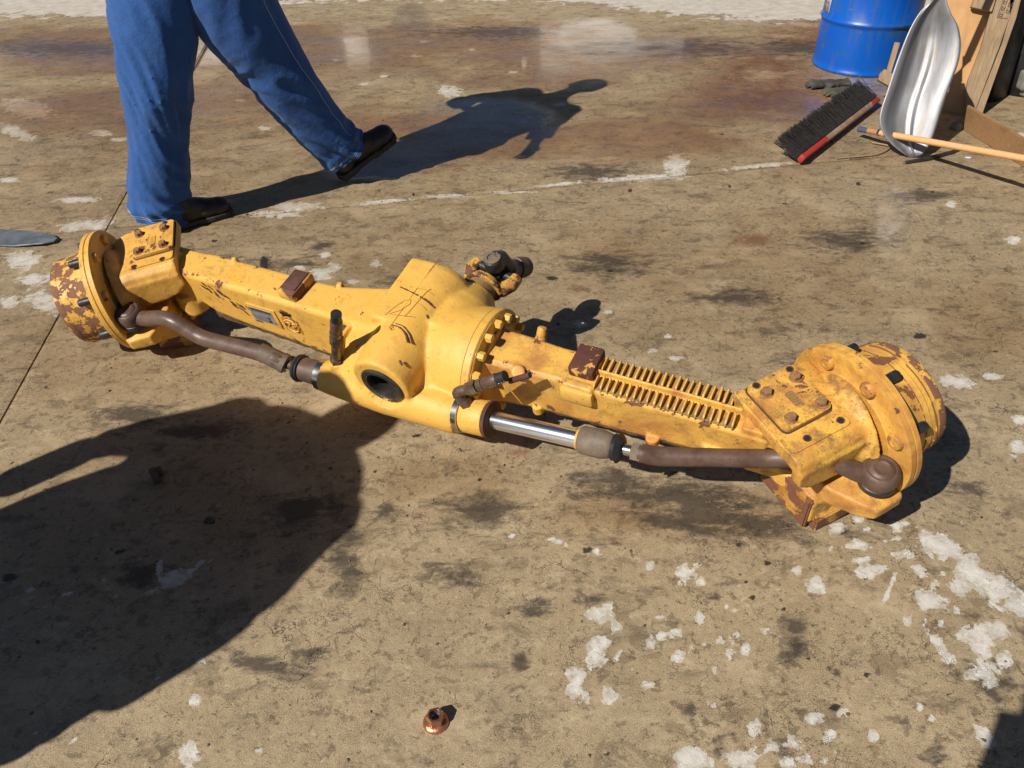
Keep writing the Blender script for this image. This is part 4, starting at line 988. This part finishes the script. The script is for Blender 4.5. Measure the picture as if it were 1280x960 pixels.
def person(name, label, J, trouser=None, shirt=M['shirt'], feet=None, stout=1.0, cap=True, group=None, headtilt=0):
    root = empty(name, loc=(0, 0, 0)); tag(root, label, 'person', group)
    V_ = []; Eg = []
    def add(p, r, parent_i=None):
        V_.append((Vector(p), r));
        if parent_i is not None: Eg.append((parent_i, len(V_)-1))
        return len(V_)-1
    J = {k: Vector(v_) for k, v_ in J.items()}
    pel = add(J['pelvis'], (.13*stout, .11*stout)); wai = add(J['waist'], (.125*stout, .10*stout), pel); che = add(J['chest'], (.15*stout, .11*stout), wai)
    nb = add(J['neck'], .062, che); add(J['head']-Vector((0, 0, .06)), .060, nb); hd = add(J['head'], (.078, .092), len(V_)-1); add(J['head']+Vector((0, 0, .07)), (.070, .080), hd)
    for s in 'LR':
        h = add(J['hip'+s], .085, pel); kn = add(J['knee'+s], .055, h); c_ = add((J['knee'+s]*.6+J['ankle'+s]*.4), .050, kn); an = add(J['ankle'+s], .036, c_); add(J['toe'+s], .030, an)
        sh = add(J['sh'+s], .060, che); el = add(J['el'+s], .040, sh); wr = add(J['wr'+s], .026, el)
        dd = (J['wr'+s]-J['el'+s]).normalized(); hand(V_, Eg, wr, J['wr'+s], dd, J.get('palm'+s, Vector((0, 0, -1))).cross(dd).cross(dd)*-1 if abs(dd.z) < .9 else Vector((0, 1, 0)))
    b = skinned('body', V_, Eg, M['skin'], root, 2)
    # face and hair
    hc = J['head']; f = J['face'].normalized(); sd_ = f.cross(Z).normalized()
    bm = NEW(); tube(bm, [hc+f*.085+Z*.012, hc+f*.108-Z*.018, hc+f*.088-Z*.026], [.008, .014, .012], 10); obj('nose', bm, M['skin'], root, 60)
    bm = NEW(); tube(bm, [hc+f*.086-Z*.048-sd_*.022, hc+f*.092-Z*.046, hc+f*.086-Z*.048+sd_*.022], [.003, .006, .003], 8); obj('mouth', bm, NB('lip').set(Base_Color=(.35, .13, .10)), root, 60)
    for s in (-1, 1):
        bm = NEW(); bmesh.ops.create_uvsphere(bm, u_segments=12, v_segments=8, radius=.011); e_ = obj('eye', bm, M['white'], root, 60); e_.location = hc+f*.078+sd_*s*.032+Z*.012
        bm = NEW(); bmesh.ops.create_uvsphere(bm, u_segments=10, v_segments=6, radius=.0055); i_ = obj('iris', bm, M['dark'], e_, 60); i_.location = f*.0075
        bm = NEW(); tube(bm, spline([hc+sd_*s*.082+Z*.02, hc+sd_*s*.096+Z*.012-f*.008, hc+sd_*s*.090-Z*.025], 8), .009, 8); obj('ear', bm, M['skin'], root, 60)
    bm = NEW(); q = bmesh.ops.create_uvsphere(bm, u_segments=28, v_segments=16, radius=1)
    bmesh.ops.transform(bm, matrix=Matrix.Translation(hc+Z*.045-f*.012) @ Matrix.Diagonal((.100, .105, .095, 1)), verts=q['verts'])
    bmesh.ops.delete(bm, geom=[v_ for v_ in bm.verts if v_.co.z < hc.z-.02 or ((v_.co-hc).dot(f) > .055 and v_.co.z < hc.z+.06)], context='VERTS')
    obj('cap' if cap else 'hair', bm, M['shirt'] if cap else M['hair'], root, 60)
    if cap:
        bm = NEW(); prism(bm, [(.0, -.07), (.07, -.065), (.11, -.03), (.118, 0), (.11, .03), (.07, .065), (0, .07)], 0, .006, Matrix.Translation(hc+f*.06+Z*.052) @ Matrix.Rotation(atan2(f.y, f.x), 4, 'Z') @ Matrix.Rotation(.15, 4, 'Y')); obj('cap_peak', bm, M['shirt'], root)
    # shirt
    bm = NEW(); st = stout
    tube(bm, [J['pelvis']-Z*.05, J['waist'], J['chest'], J['chest']+Z*.12, J['neck']-Z*.02, J['neck']+Z*.01], [.175*st, .165*st, .19*st, .175*st, .085, .070], 36, hint=J['face'], ell=.82)
    if stout > 1.5: tube(bm, [J['pelvis']-Z*.34, J['pelvis'], J['waist']], [.205*st, .195*st, .18*st], 36, hint=J['face'], ell=.70)
    for s in 'LR': tube(bm, spline([J['sh'+s]*.75+J['chest']*.25+Z*.03, J['sh'+s], (J['sh'+s]+J['el'+s])/2, J['el'+s], J['el'+s]*.3+J['wr'+s]*.7], 16), [.088]*5+[.072]*5+[.060]*6, 20)
    cast('shirt', bm, shirt, root, .009, 4)
    if trouser: trouser(root)
    else:
        bm = NEW()
        for s in 'LR':
            loftlimb(bm, [J['hip'+s]+Z*.06, J['hip'+s], J['knee'+s], (J['knee'+s]+J['ankle'+s])/2, J['ankle'+s]], [(.12, .12), (.115, .12), (.092, .092), (.085, .085), (.085, .085)], seed=ord(s))
        tube(bm, [J['pelvis']+Z*.14, J['pelvis'], J['pelvis']-Z*.08], [.16*st, .175*st, .15*st], 30, hint=J['face'], ell=.75)
        cast('trousers', bm, M['denim'], root, .009, 2)
    for s in 'LR':
        M4 = feet[s] if feet else Matrix.Translation(Vector((J['ankle'+s].x, J['ankle'+s].y, 0))) @ Matrix.Rotation(atan2(f.y, f.x), 4, 'Z') @ Matrix.Translation((-.04, 0, 0))
        boot(M4, root)
    return root

# --- the man walking past in blue jeans; joints placed on the ground, hips about .9 m up
hipL = aty(192, -20, 3.16); hipR = aty(290, -20, 3.24)
aL = [aty(190, -50, 3.18), aty(192, 10, 3.14), aty(195, 75, 3.10), aty(197, 125, 3.09), aty(198, 180, 3.08), aty(200, 235, 3.08), aty(203, 270, 3.07)]
rL = [(.150, .14), (.148, .14), (.130, .125), (.114, .112), (.106, .105), (.110, .108), (.112, .112)]
aR = [aty(268, -70, 3.22), aty(288, 0, 3.24), aty(322, 55, 3.28), aty(352, 100, 3.32), aty(385, 140, 3.37), aty(415, 172, 3.42), aty(434, 190, 3.45)]
rR = [(.175, .16), (.165, .15), (.145, .138), (.128, .122), (.112, .11), (.100, .10), (.094, .098)]
def jeans(root):
    bm = NEW()
    rl, pl1 = loftlimb(bm, aL, rL, 64, 150, .0125, 3.1, gather=.8)
    o1 = None
    rr, pr1 = loftlimb(bm, aR, rR, 64, 150, .0125, 8.4, gather=.6)
    c = (aL[0]+aR[0])/2
    tube(bm, [c+Z*.18, c+Z*.08, c-Z*.02], [.19, .21, .18], 40, hint=Vector((1, .4, 0)), ell=.8)
    # seam thread following the outside of the front leg
    sb = NEW(); k0 = 0
    best = max(range(64), key=lambda k: (rr[60][k].co-pr1[60]).dot((Vector((.55, -.45, .55)))))
    P_ = [rr[i][best].co+(rr[i][best].co-pr1[i]).normalized()*.001 for i in range(20, 130, 2)]
    tube(sb, P_, .0013, 5)
    hm = NEW()
    for rr_, pp_ in ((rl, pl1), (rr, pr1)):
        for i_ in (143, 145): tube(hm, [v_.co+(v_.co-pp_[i_]).normalized()*.0006 for v_ in rr_[i_]]+[rr_[i_][0].co], .0009, 4)
    o = obj('trousers', bm, M['denim'], root, 60); o.data.shade_smooth()
    obj('seam', sb, M['thread'], o, 0); obj('hem_stitching', hm, M['thread'], o, 0)
heelL = aty(205, 287, 3.07); heelL.z = 0
face = (at(285, 262)-at(215, 288)); face.z = 0; face.normalize(); face = Vector((.86, .51, 0)).normalized()
fR = at(430, 226); d_ = (at(503, 168, .13)-fR); 
def frame(o, d, roll=0):
    d = Vector(d).normalized(); s_ = Z.cross(d).normalized(); u_ = d.cross(s_)
    return Matrix(((d.x, s_.x, u_.x, o[0]), (d.y, s_.y, u_.y, o[1]), (d.z, s_.z, u_.z, o[2]), (0, 0, 0, 1)))
dR = Vector((.74, .58, .36)).normalized()
feet = dict(L=frame(at(208, 290)+Vector((.0, .0, 0)), Vector((.80, .60, 0))), R=frame(fR+Vector((.0, .0, .015)), dR) @ Matrix.Diagonal((1.12, 1.1, 1.15, 1)))
mid = (hipL+hipR)/2; body_up = Vector((.05, .03, 1))
pelv = Vector((mid.x+.0, mid.y, .95))
pelv = Vector((-1.10, 3.24, .95))
J = dict(pelvis=pelv, waist=Vector((-1.07, 3.32, 1.08)), chest=Vector((-.98, 3.45, 1.24)), neck=Vector((-.91, 3.57, 1.44)), head=Vector((-.84, 3.63, 1.56)), face=Vector((.70, .62, -.4)),
         hipL=aL[1]+Z*.02, hipR=aR[1], kneeL=aL[3], kneeR=aR[3], ankleL=at(214, 286)+Vector((.05, .03, .10)), ankleR=fR+dR*.03+Z*.11, toeL=at(214, 286)+Vector((.18, .12, .05)), toeR=fR+dR*.18+Z*.05,
         shL=Vector((-1.06, 3.68, 1.38)), shR=Vector((-.82, 3.36, 1.36)), elL=Vector((-1.20, 3.78, 1.12)), elR=Vector((-.76, 3.26, 1.16)),
         wrL=Vector((-1.06, 3.74, 1.0)), wrR=Vector((-.76, 3.10, 1.08)))
person('person', 'man in blue jeans and black boots striding past behind the axle', J, jeans, feet=feet, stout=1.42)

# --- a second person stands left of the frame and throws the large shadow
def stander(name, label, base, facing, stout, arms, h=1.0, **k):
    b = Vector((base[0], base[1], 0)); f = Vector((cos(facing), sin(facing), 0)); s = Vector((-f.y, f.x, 0))   # s: his left
    def P(fw_, lf, z): return b+f*fw_+s*lf+Z*z*h
    J = dict(pelvis=P(0, 0, .95), waist=P(0, 0, 1.08), chest=P(0, 0, 1.30), neck=P(.01, 0, 1.50), head=P(.05, 0, 1.62), face=f,
             hipL=P(0, .10, .90), hipR=P(0, -.10, .90), kneeL=P(.02, .13, .50), kneeR=P(.02, -.13, .50), ankleL=P(0, .15, .10), ankleR=P(0, -.15, .10), toeL=P(.14, .16, .05), toeR=P(.14, -.16, .05))
    for q, v_ in arms.items(): J[q] = P(*v_)
    return person(name, label, J, stout=stout, **k)
SB = (-1.84, .57)
stander('person', 'stout man standing beside the photographer with elbows out', SB, radians(40), 1.80,
        dict(shL=(0, .29, 1.42), shR=(0, -.27, 1.42), elL=(.0, .43, 1.12), elR=(.0, -.38, 1.13), wrL=(.0, .45, .80), wrR=(.0, -.38, .80)), cap=True, h=.955)
stander('person', 'photographer in a grey shirt standing right behind the camera', (.02, -.47), radians(90), 1.15,
        dict(shL=(0, .20, 1.42), shR=(0, -.20, 1.42), elL=(.16, .20, 1.20), elR=(.16, -.20, 1.20), wrL=(.36, .07, 1.36), wrR=(.36, -.07, 1.36)), cap=False, h=.985)

# ============================================================ corner of the yard: drum, shovel, broom, boards
dc = at(1082, 88)+Vector((.10, .30, 0)); dc = Vector((2.24+.02, 5.02, 0))
drum = empty('steel_drum', loc=dc); tag(drum, 'blue steel drum with a torn white label standing in the corner', 'drum')
RDm = .282
bm = NEW(); pf = [(.20, .0), (RDm-.004, .0), (RDm+.004, .006), (RDm+.004, .016), (RDm-.002, .022)]
for z in (.05, .1, .15, .2, .255): pf.append((RDm-.002, z))
for z0 in (.285, .58): pf += [(RDm-.002, z0-.018), (RDm+.006, z0-.008), (RDm+.010, z0), (RDm+.006, z0+.008), (RDm-.002, z0+.018)]
pf.sort(key=lambda q: q[1]); pf += [(RDm-.002, .855), (RDm+.004, .862), (RDm+.005, .875), (RDm-.004, .878), (RDm-.008, .862), (.02, .862)]
lathe(bm, pf, Matrix(), 72); obj('drum_body', bm, M['drum'], drum, 60)
bm = NEW()
a0, a1_ = radians(166), radians(190); rs = []
for i in range(15):
    a = a0+(a1_-a0)*i/14; r = RDm+.0005; z0 = .315+.012*noise.noise(Vector((i*1.3, 0, 0)))
    rs.append((bm.verts.new((r*cos(a), r*sin(a), z0)), bm.verts.new((r*cos(a), r*sin(a), .545))))
for p, q in zip(rs, rs[1:]): bm.faces.new((p[0], q[0], q[1], p[1]))
lb = obj('label_sheet', bm, M['paper'], drum); m_ = lb.modifiers.new('t', 'SOLIDIFY'); m_.thickness = .001; m_.offset = 1
bm = NEW()
for k in range(4):
    a = a0+.06+k*.075; a += random.uniform(-.01, .01)
    for j in range(4):
        z = .36+j*.045; q = [(RDm+.0022)*1.0]; vs = [bm.verts.new(((RDm+.002)*cos(a+da), (RDm+.002)*sin(a+da), z+dz)) for da, dz in ((0, 0), (.045, 0), (.045, .012), (0, .012))]; bm.faces.new(vs)
obj('label_print', bm, NB('label_blue').set(Base_Color=(.03, .07, .25), Roughness=.6), lb, 0)

# gloves at the drum foot
def glove(p, rot, label, mat, s=1.0):
    bm = NEW()
    box(bm, (0, 0, .014), (.09, .075, .024)); tube(bm, [(-.04, 0, .015), (-.11, .004, .015)], [.034, .040], 12, ell=.45)
    for i, (dy, ln) in enumerate(((.032, .065), (.011, .08), (-.011, .075), (-.032, .055))): tube(bm, [(.04, dy, .016), (.04+ln*.5, dy*1.2, .020), (.04+ln, dy*1.25, .010)], [.012, .011, .009], 8)
    tube(bm, [(-.01, .035, .014), (.02, .065, .014), (.05, .072, .010)], [.013, .012, .009], 8)
    def crum(co):
        for i in range(len(co)): co[i, 2] = max(.001, co[i, 2]+.003*noise.noise(Vector(co[i])*38+Vector((rot, 0, 0))))
        return co
    o = cast('work_glove', bm, mat, None, .0045, 3, crum); o.location = p; o.rotation_euler = (0, 0, rot); o.scale = (s, s, s); tag(o, label, 'glove')
glove(at(1034, 108), radians(185), 'grimy grey work glove at the foot of the blue drum', M['glove'], 1.15)
glove(at(1052, 117), radians(200), 'drab work glove in front of the drum beside the brush', rusty('drab_cloth', (.045, .045, .028), (.10, .095, .06), .9, 0, 14, .003), 1.05)

# broom
bA = at(1002, 199, .03); bB = at(1095, 127, .03); bd = (bB-bA); bl_ = bd.length; bc = (bA+bB)/2
bX = bd.normalized(); 
broom = empty('push_broom', Matrix(((bX.x, -bX.y, 0, bc.x), (bX.y, bX.x, 0, bc.y), (0, 0, 1, 0), (0, 0, 0, 1)))); tag(broom, 'push broom with black bristles and a red and bare wood block', 'broom')
# local: x along the block, y away from the handle (bristle side), z up; block tipped so bristles stand up and back
tilt = Matrix.Rotation(radians(28), 4, 'X')
HB = bl_/2+.01
bm = NEW(); box(bm, (0, 0, .0), (2*HB, .030, .040), bev=.008); bmesh.ops.transform(bm, matrix=Matrix.Translation((0, 0, .034)) @ tilt, verts=bm.verts)
M['brushblock'].node_tree  # keep
obj('brush_block', bm, M['brushblock'], broom)
bm = NEW(); rnd = random.Random(3)
for i in range(78):
    for j in range(7):
        x = -HB+.008+(2*HB-.016)*i/77; z = -.024+.048*j/6
        for s in range(2):
            dx, dz = rnd.gauss(0, .006), rnd.gauss(0, .006); L_ = .135+rnd.uniform(-.006, .006)
            p0 = Vector((x+rnd.uniform(-.003, .003), .015, z)); p1 = p0+Vector((dx*.5, L_*.55, dz*.5)); p2 = p0+Vector((dx*1.4, L_, dz*1.6-.004))
            tube(bm, [p0, p1, p2], [.0019, .0017, .0011], 3)
bmesh.ops.transform(bm, matrix=Matrix.Translation((0, 0, .034)) @ tilt, verts=bm.verts)
br_ = obj('bristles', bm, M['bristle'], broom, 0); tag(br_, kind='stuff')
bm = NEW(); box(bm, (0, .055, 0), (2*HB-.03, .08, .040)); bmesh.ops.transform(bm, matrix=Matrix.Translation((0, 0, .034)) @ tilt, verts=bm.verts); tag(obj('bristle_core', bm, M['bristle'], broom, 0))
inv = broom.matrix_world.inverted()
h0 = inv @ at(1062, 159, .045); h1 = inv @ (at(1100, 166, .07)); h2 = inv @ at(1330, 207, .22)
hd_ = (h2-h1).normalized(); h0 = h1-hd_*.13
tubeobj('handle', [h1-hd_*.0, h1+hd_*.01, h2+hd_*.15], [.0125, .0145, .0145], M['handle'], broom, 16)
tubeobj('handle_tip', [h1-hd_*.075, h1-hd_*.07, h1-hd_*.004], [.011, .0135, .0135], wood('tip_wood', (.40, .17, .08), (.50, .24, .12), (1, 4, 4)), broom, 16)
tubeobj('ferrule', [h0, h1-hd_*.07], [.014, .013], rusty('blue_ferrule', (.05, .07, .14), (.09, .11, .18), .4), broom, 14)
tubeobj('wire_band', [h1-hd_*.008, h1+hd_*.004], .0165, M['steel'], broom, 14)

# aluminium scoop shovel leaning on the pallet; local: x across, z up the blade, y out of the page
sb0 = at(1140, 194, .0); 
def pix_on_plane(x, y, p0, nrm):
    d = (x-640)/F_PX*rt-(y-480)/F_PX*up+fw; C0 = Vector((0, 0, CAM_H)); t = (p0-C0).dot(nrm)/d.dot(nrm); return C0+d*t
lean = radians(24); pn = Vector((-.25, -1, 0)).normalized()*cos(lean)+Z*sin(lean)
pn.normalize()
def SP(x, y): return pix_on_plane(x, y, sb0, pn)
bx_ = pn.cross(Z).normalized()*-1; bz_ = (Z-pn*Z.dot(pn)).normalized()
if bx_.x < 0: bx_ = -bx_
shM = Matrix(((bx_.x, pn.x, bz_.x, sb0.x), (bx_.y, pn.y, bz_.y, sb0.y), (bx_.z, pn.z, bz_.z, sb0.z), (0, 0, 0, 1)))
shovel = empty('scoop_shovel', shM); tag(shovel, 'aluminium scoop shovel standing on its tip against the wooden pallet', 'shovel')
shi = shM.inverted()
left = [SP(*q) for q in ((1128, 194), (1112, 182), (1101, 168), (1096, 153), (1098, 138), (1105, 117), (1113, 92), (1123, 64), (1134, 38), (1146, 18), (1158, 6), (1168, -2))]
right = [SP(*q) for q in ((1150, 193), (1157, 183), (1163, 170), (1172, 143), (1180, 118), (1188, 97), (1195, 76), (1197, 54), (1193, 34), (1185, 20), (1180, 6), (1178, -2))]
left = spline([shi @ p for p in left], 40); right = spline([shi @ p for p in right], 40)
bm = NEW(); rows = []
for i, (a, b) in enumerate(zip(left, right)):
    t = i/39; row = []
    for k in range(29):
        u = k/28; p = a.lerp(b, u); w_ = (b-a).length
        # scoop section: broad trough with raised sides and a rib near the left
        g_ = lambda q, e: q*q*(3-2*q) if 0 <= q <= 1 else (0.0 if q < 0 else 1.0)
        dep = .065*(min(1, .30+t*1.6))*min(1, (1.02-t)*3.0)*(g_(u/.34, 0)*(1-g_((u-.50)/.50, 0)*.92))
        y_ = -dep + .010*math.exp(-((u-.10)/.035)**2)*min(1, t*2) + .009*math.exp(-((u-.56)/.03)**2)*min(1, 2*(1-t))
        row.append(bm.verts.new(Vector((p.x, y_+.05, p.z+(.012*(1-(2*u-1)**2)*-1 if i == 0 else 0)))))
    rows.append(row)
for r0_, r1_ in zip(rows, rows[1:]):
    for k in range(28): bm.faces.new((r0_[k], r0_[k+1], r1_[k+1], r1_[k]))
o = obj('shovel_blade', bm, M['alu'], shovel, 60); m_ = o.modifiers.new('t', 'SOLIDIFY'); m_.thickness = .0028; m_.offset = 0
hp = (left[-1]+right[-1])/2
tubeobj('socket', [hp+Vector((0, -.02, -.10)), hp+Vector((0, .0, .0)), hp+Vector((.03, .0, .10))], [.018, .026, .022], M['alu'], shovel, 20)
tubeobj('shaft', [hp+Vector((.03, 0, .09)), hp+Vector((.16, -.04, .50))], [.0175, .0175], M['handle'], shovel, 16)

# wooden pallet side leaning behind the shovel
def leanM(o, nx, lean_):
    n_ = Vector((nx[0], nx[1], 0)).normalized()*cos(lean_)+Z*sin(lean_); n_.normalize()
    x_ = Z.cross(n_).normalized()*1; z_ = n_.cross(x_)*1
    if z_.z < 0: z_ = -z_; x_ = -x_
    return Matrix(((x_.x, n_.x, z_.x, o[0]), (x_.y, n_.y, z_.y, o[1]), (x_.z, n_.z, z_.z, o[2]), (0, 0, 0, 1)))
po = at(1190, 150); PN = Vector((-.35, -1, 0))
PM = leanM(po+Vector((.02, .10, 0)), PN, radians(22))
pallet = empty('wooden_panel', PM); tag(pallet, 'leaning wooden panel of plywood and stamped planks behind the shovel', 'panel')
pI = PM.inverted(); pnw = PM.to_3x3() @ Vector((0, 1, 0))
def PP(x, y): return pI @ pix_on_plane(x, y, PM.translation, pnw)
def quadboard(name, pix, th, mat, off=0.0, parent=pallet):
    bm = NEW(); q = [PP(*p) for p in pix]; A = [bm.verts.new(Vector((p.x, off, p.z))) for p in q]; B = [bm.verts.new(Vector((p.x, off+th, p.z))) for p in q]
    n_ = len(q); bm.faces.new(A); bm.faces.new(B[::-1])
    for i in range(n_): bm.faces.new((A[i], A[(i+1) % n_], B[(i+1) % n_], B[i]))
    bmesh.ops.recalc_face_normals(bm, faces=bm.faces)
    bmesh.ops.bevel(bm, geom=list(bm.edges), offset=.002, segments=1, affect='EDGES'); return obj(name, bm, mat, parent)
quadboard('plywood_sheet', [(1150, 165), (1205, 165), (1222, 120), (1240, 70), (1262, 0), (1275, -40), (1180, -40), (1150, 40), (1130, 110)], .012, M['plywood'], -.03)
quadboard('plank', [(1207, 142), (1218, 140), (1250, 55), (1262, 20), (1262, 0), (1270, -40), (1256, -40), (1244, 0), (1238, 14), (1226, 60), (1210, 100), (1206, 118)], .03, M['plank'], -.018)
quadboard('plank', [(1217, 143), (1226, 147), (1262, 45), (1270, 22), (1278, -10), (1290, -40), (1278, -40), (1268, 0), (1252, 55)], .022, M['plank'], -.012)
quadboard('plank', [(1212, 10), (1238, 16), (1246, -10), (1260, -40), (1232, -40)], .03, M['plank'], .0)
quadboard('broken_block', [(1100, 92), (1106, 86), (1116, 92), (1128, 98), (1122, 112), (1112, 108), (1098, 100)], .045, M['plank'], -.05)
quadboard('batten', [(1108, 90), (1116, 62), (1119, 52), (1126, 53), (1122, 66), (1114, 92)], .02, M['plank'], -.03)
# stencilled stamp on the plank
bm = NEW(); a_ = PP(1252, 22); 
sx = (PP(1262, 22)-PP(1250, 22)).normalized(); up_ = (PP(1263, -10)-PP(1252, 22)).normalized(); sx = Vector((up_.z, 0, -up_.x))
def mk(u0, v0, u1, v1): 
    vs = [a_+sx*u+up_*v_ for u, v_ in ((u0, v0), (u1, v0), (u1, v1), (u0, v1))]; bm.faces.new([bm.verts.new(Vector((p.x, .0128, p.z))) for p in vs])
for (u, v_) in ((-.018, .0), (-.018, .03), (-.018, .06), (.008, .02), (.008, .05)):
    mk(u, v_, u+.003, v_+.022); mk(u+.014, v_, u+.017, v_+.022); mk(u, v_, u+.017, v_+.003); mk(u+.0, v_+.010, u+.017, v_+.013)
mk(-.022, -.006, .028, -.003); mk(-.022, .088, .028, .091); mk(-.024, -.006, -.021, .091)
tag(obj('stamp', bm, NB('stamp_ink').set(Base_Color=(.05, .03, .02), Roughness=.8), pallet, 0))

# brown board lying in front of the panel, edge up
A_ = at(1206, 158, .02); B_ = at(1300, 232, .02)
bm = NEW()
t0 = pix_on_plane(1207, 138, A_, Vector((-.2, -1, .0)).normalized()); 
bd_ = (B_-A_).normalized(); hgt = .115
vs = []
for P0, hh in ((A_+Vector((0, 0, -.02)), .13), (B_+Vector((.1, -.1, -.02)), .125)):
    for off in (0, .022):
        for z in (0, 1):
            p = P0+Vector((-bd_.y, bd_.x, 0))*off+Z*hh*z+Vector((-bd_.y, bd_.x, 0))*(-.035*z); vs.append(bm.verts.new(p))
for f_ in ((0, 1, 3, 2), (4, 6, 7, 5), (0, 4, 5, 1), (2, 3, 7, 6), (1, 5, 7, 3), (0, 2, 6, 4)): bm.faces.new([vs[i] for i in f_])
bmesh.ops.recalc_face_normals(bm, faces=bm.faces); bmesh.ops.bevel(bm, geom=list(bm.edges), offset=.003, segments=2, affect='EDGES')
o = obj('board', bm, M['board'], None); tag(o, 'brown wooden board on edge in front of the leaning panel', 'board')
# dark rod / twig on the floor below the shovel, thin branch
bm = NEW(); tube(bm, [at(1133, 203, .008), at(1160, 198, .012), at(1190, 190, .010), at(1200, 186, .008)], [.009, .010, .009, .007], 8); o = obj('stick', bm, M['grease'], None); tag(o, 'short dark stick on the floor below the shovel tip', 'stick')
bm = NEW(); tube(bm, spline([at(1046, 198, .005), at(1080, 195, .006), at(1100, 192, .006), at(1112, 183, .01), at(1090, 178, .01)], 16), .004, 6); o = obj('twig', bm, M['plank'], None); tag(o, 'thin bent twig on the floor between broom and shovel', 'twig')
rock('rubble', 1196, 160, (.045, .03, .035), M['greycast'], 'lump of grey rubble behind the broom handle', 'rubble')
rock('paint_scrap', 1210, 197, (.016, .009, .003), M['paper'], 'white scrap on the floor below the broom handle', 'scrap')

# grey cast machine part at the right border
gm = at(1290, 128); mach = empty('machine_part', loc=gm+Vector((.10, .12, 0))); tag(mach, 'grey cast machine part standing at the right edge of the photo', 'machine')
bm = NEW()
lathe(bm, [(.10, 0), (.125, .01), (.125, .035), (.10, .05), (.095, .14), (.12, .16), (.125, .18), (.10, .20), (.09, .24)], Matrix(), 36); box(bm, (-.10, -.02, .09), (.09, .08, .10), bev=.01)
cast('casting', bm, M['greycast'], mach, .006, 4)
bm = NEW(); tube(bm, [(-.05, 0, .30), (-.10, 0, .34), (-.10, 0, .44), (-.05, 0, .50), (.05, 0, .50)], [.05, .075, .08, .07, .06], 24); obj('valve_cover', bm, M['greycast'], mach)
for k in range(4):
    o = link('bolt', hexbolt_mesh('bolt', .022, .014, .003), M['greymetal'], mach); a = 2.6+k*.7; o.location = (.11*cos(a), .11*sin(a), .18)
# black sheet put in for the deep shade behind the panel
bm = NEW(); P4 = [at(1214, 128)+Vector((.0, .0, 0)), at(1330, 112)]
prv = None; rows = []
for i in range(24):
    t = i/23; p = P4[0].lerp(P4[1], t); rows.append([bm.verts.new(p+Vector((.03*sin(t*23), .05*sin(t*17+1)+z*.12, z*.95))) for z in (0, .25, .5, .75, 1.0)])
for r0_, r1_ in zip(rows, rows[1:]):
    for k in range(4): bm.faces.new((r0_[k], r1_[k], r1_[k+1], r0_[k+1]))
o = obj('shade_sheet', bm, M['black'], None, 60); m_ = o.modifiers.new('t', 'SOLIDIFY'); m_.thickness = .012; tag(o, 'black sheet standing in for deep shade behind the leaning wooden panel', 'mat')

# unseen pale wall added beyond the yard to streak the wet concrete's reflections
wl = empty('reflection_wall', loc=(0, 20.5, 0)); tag(wl, 'unseen pale wall panels added beyond the yard for wet floor reflections', 'wall')
wm = rusty('pale_render', (.62, .60, .56), (.74, .72, .68), .8, 0, 3)
for x0, x1 in ((-16, -12.6), (-8.2, -6.6), (-3.9, -3.3), (1.0, 4.6), (9.5, 14)):
    bm = NEW(); box(bm, ((x0+x1)/2, 0, 2.2), (x1-x0, .25, 4.4), bev=.01); obj('reflection_panel', bm, wm, wl)
bm = NEW(); box(bm, (0, .45, 1.7), (34, .5, 3.4)); obj('reflection_backing', bm, rusty('brown_backing', (.10, .075, .05), (.15, .11, .08), .8, 0, 2), wl)
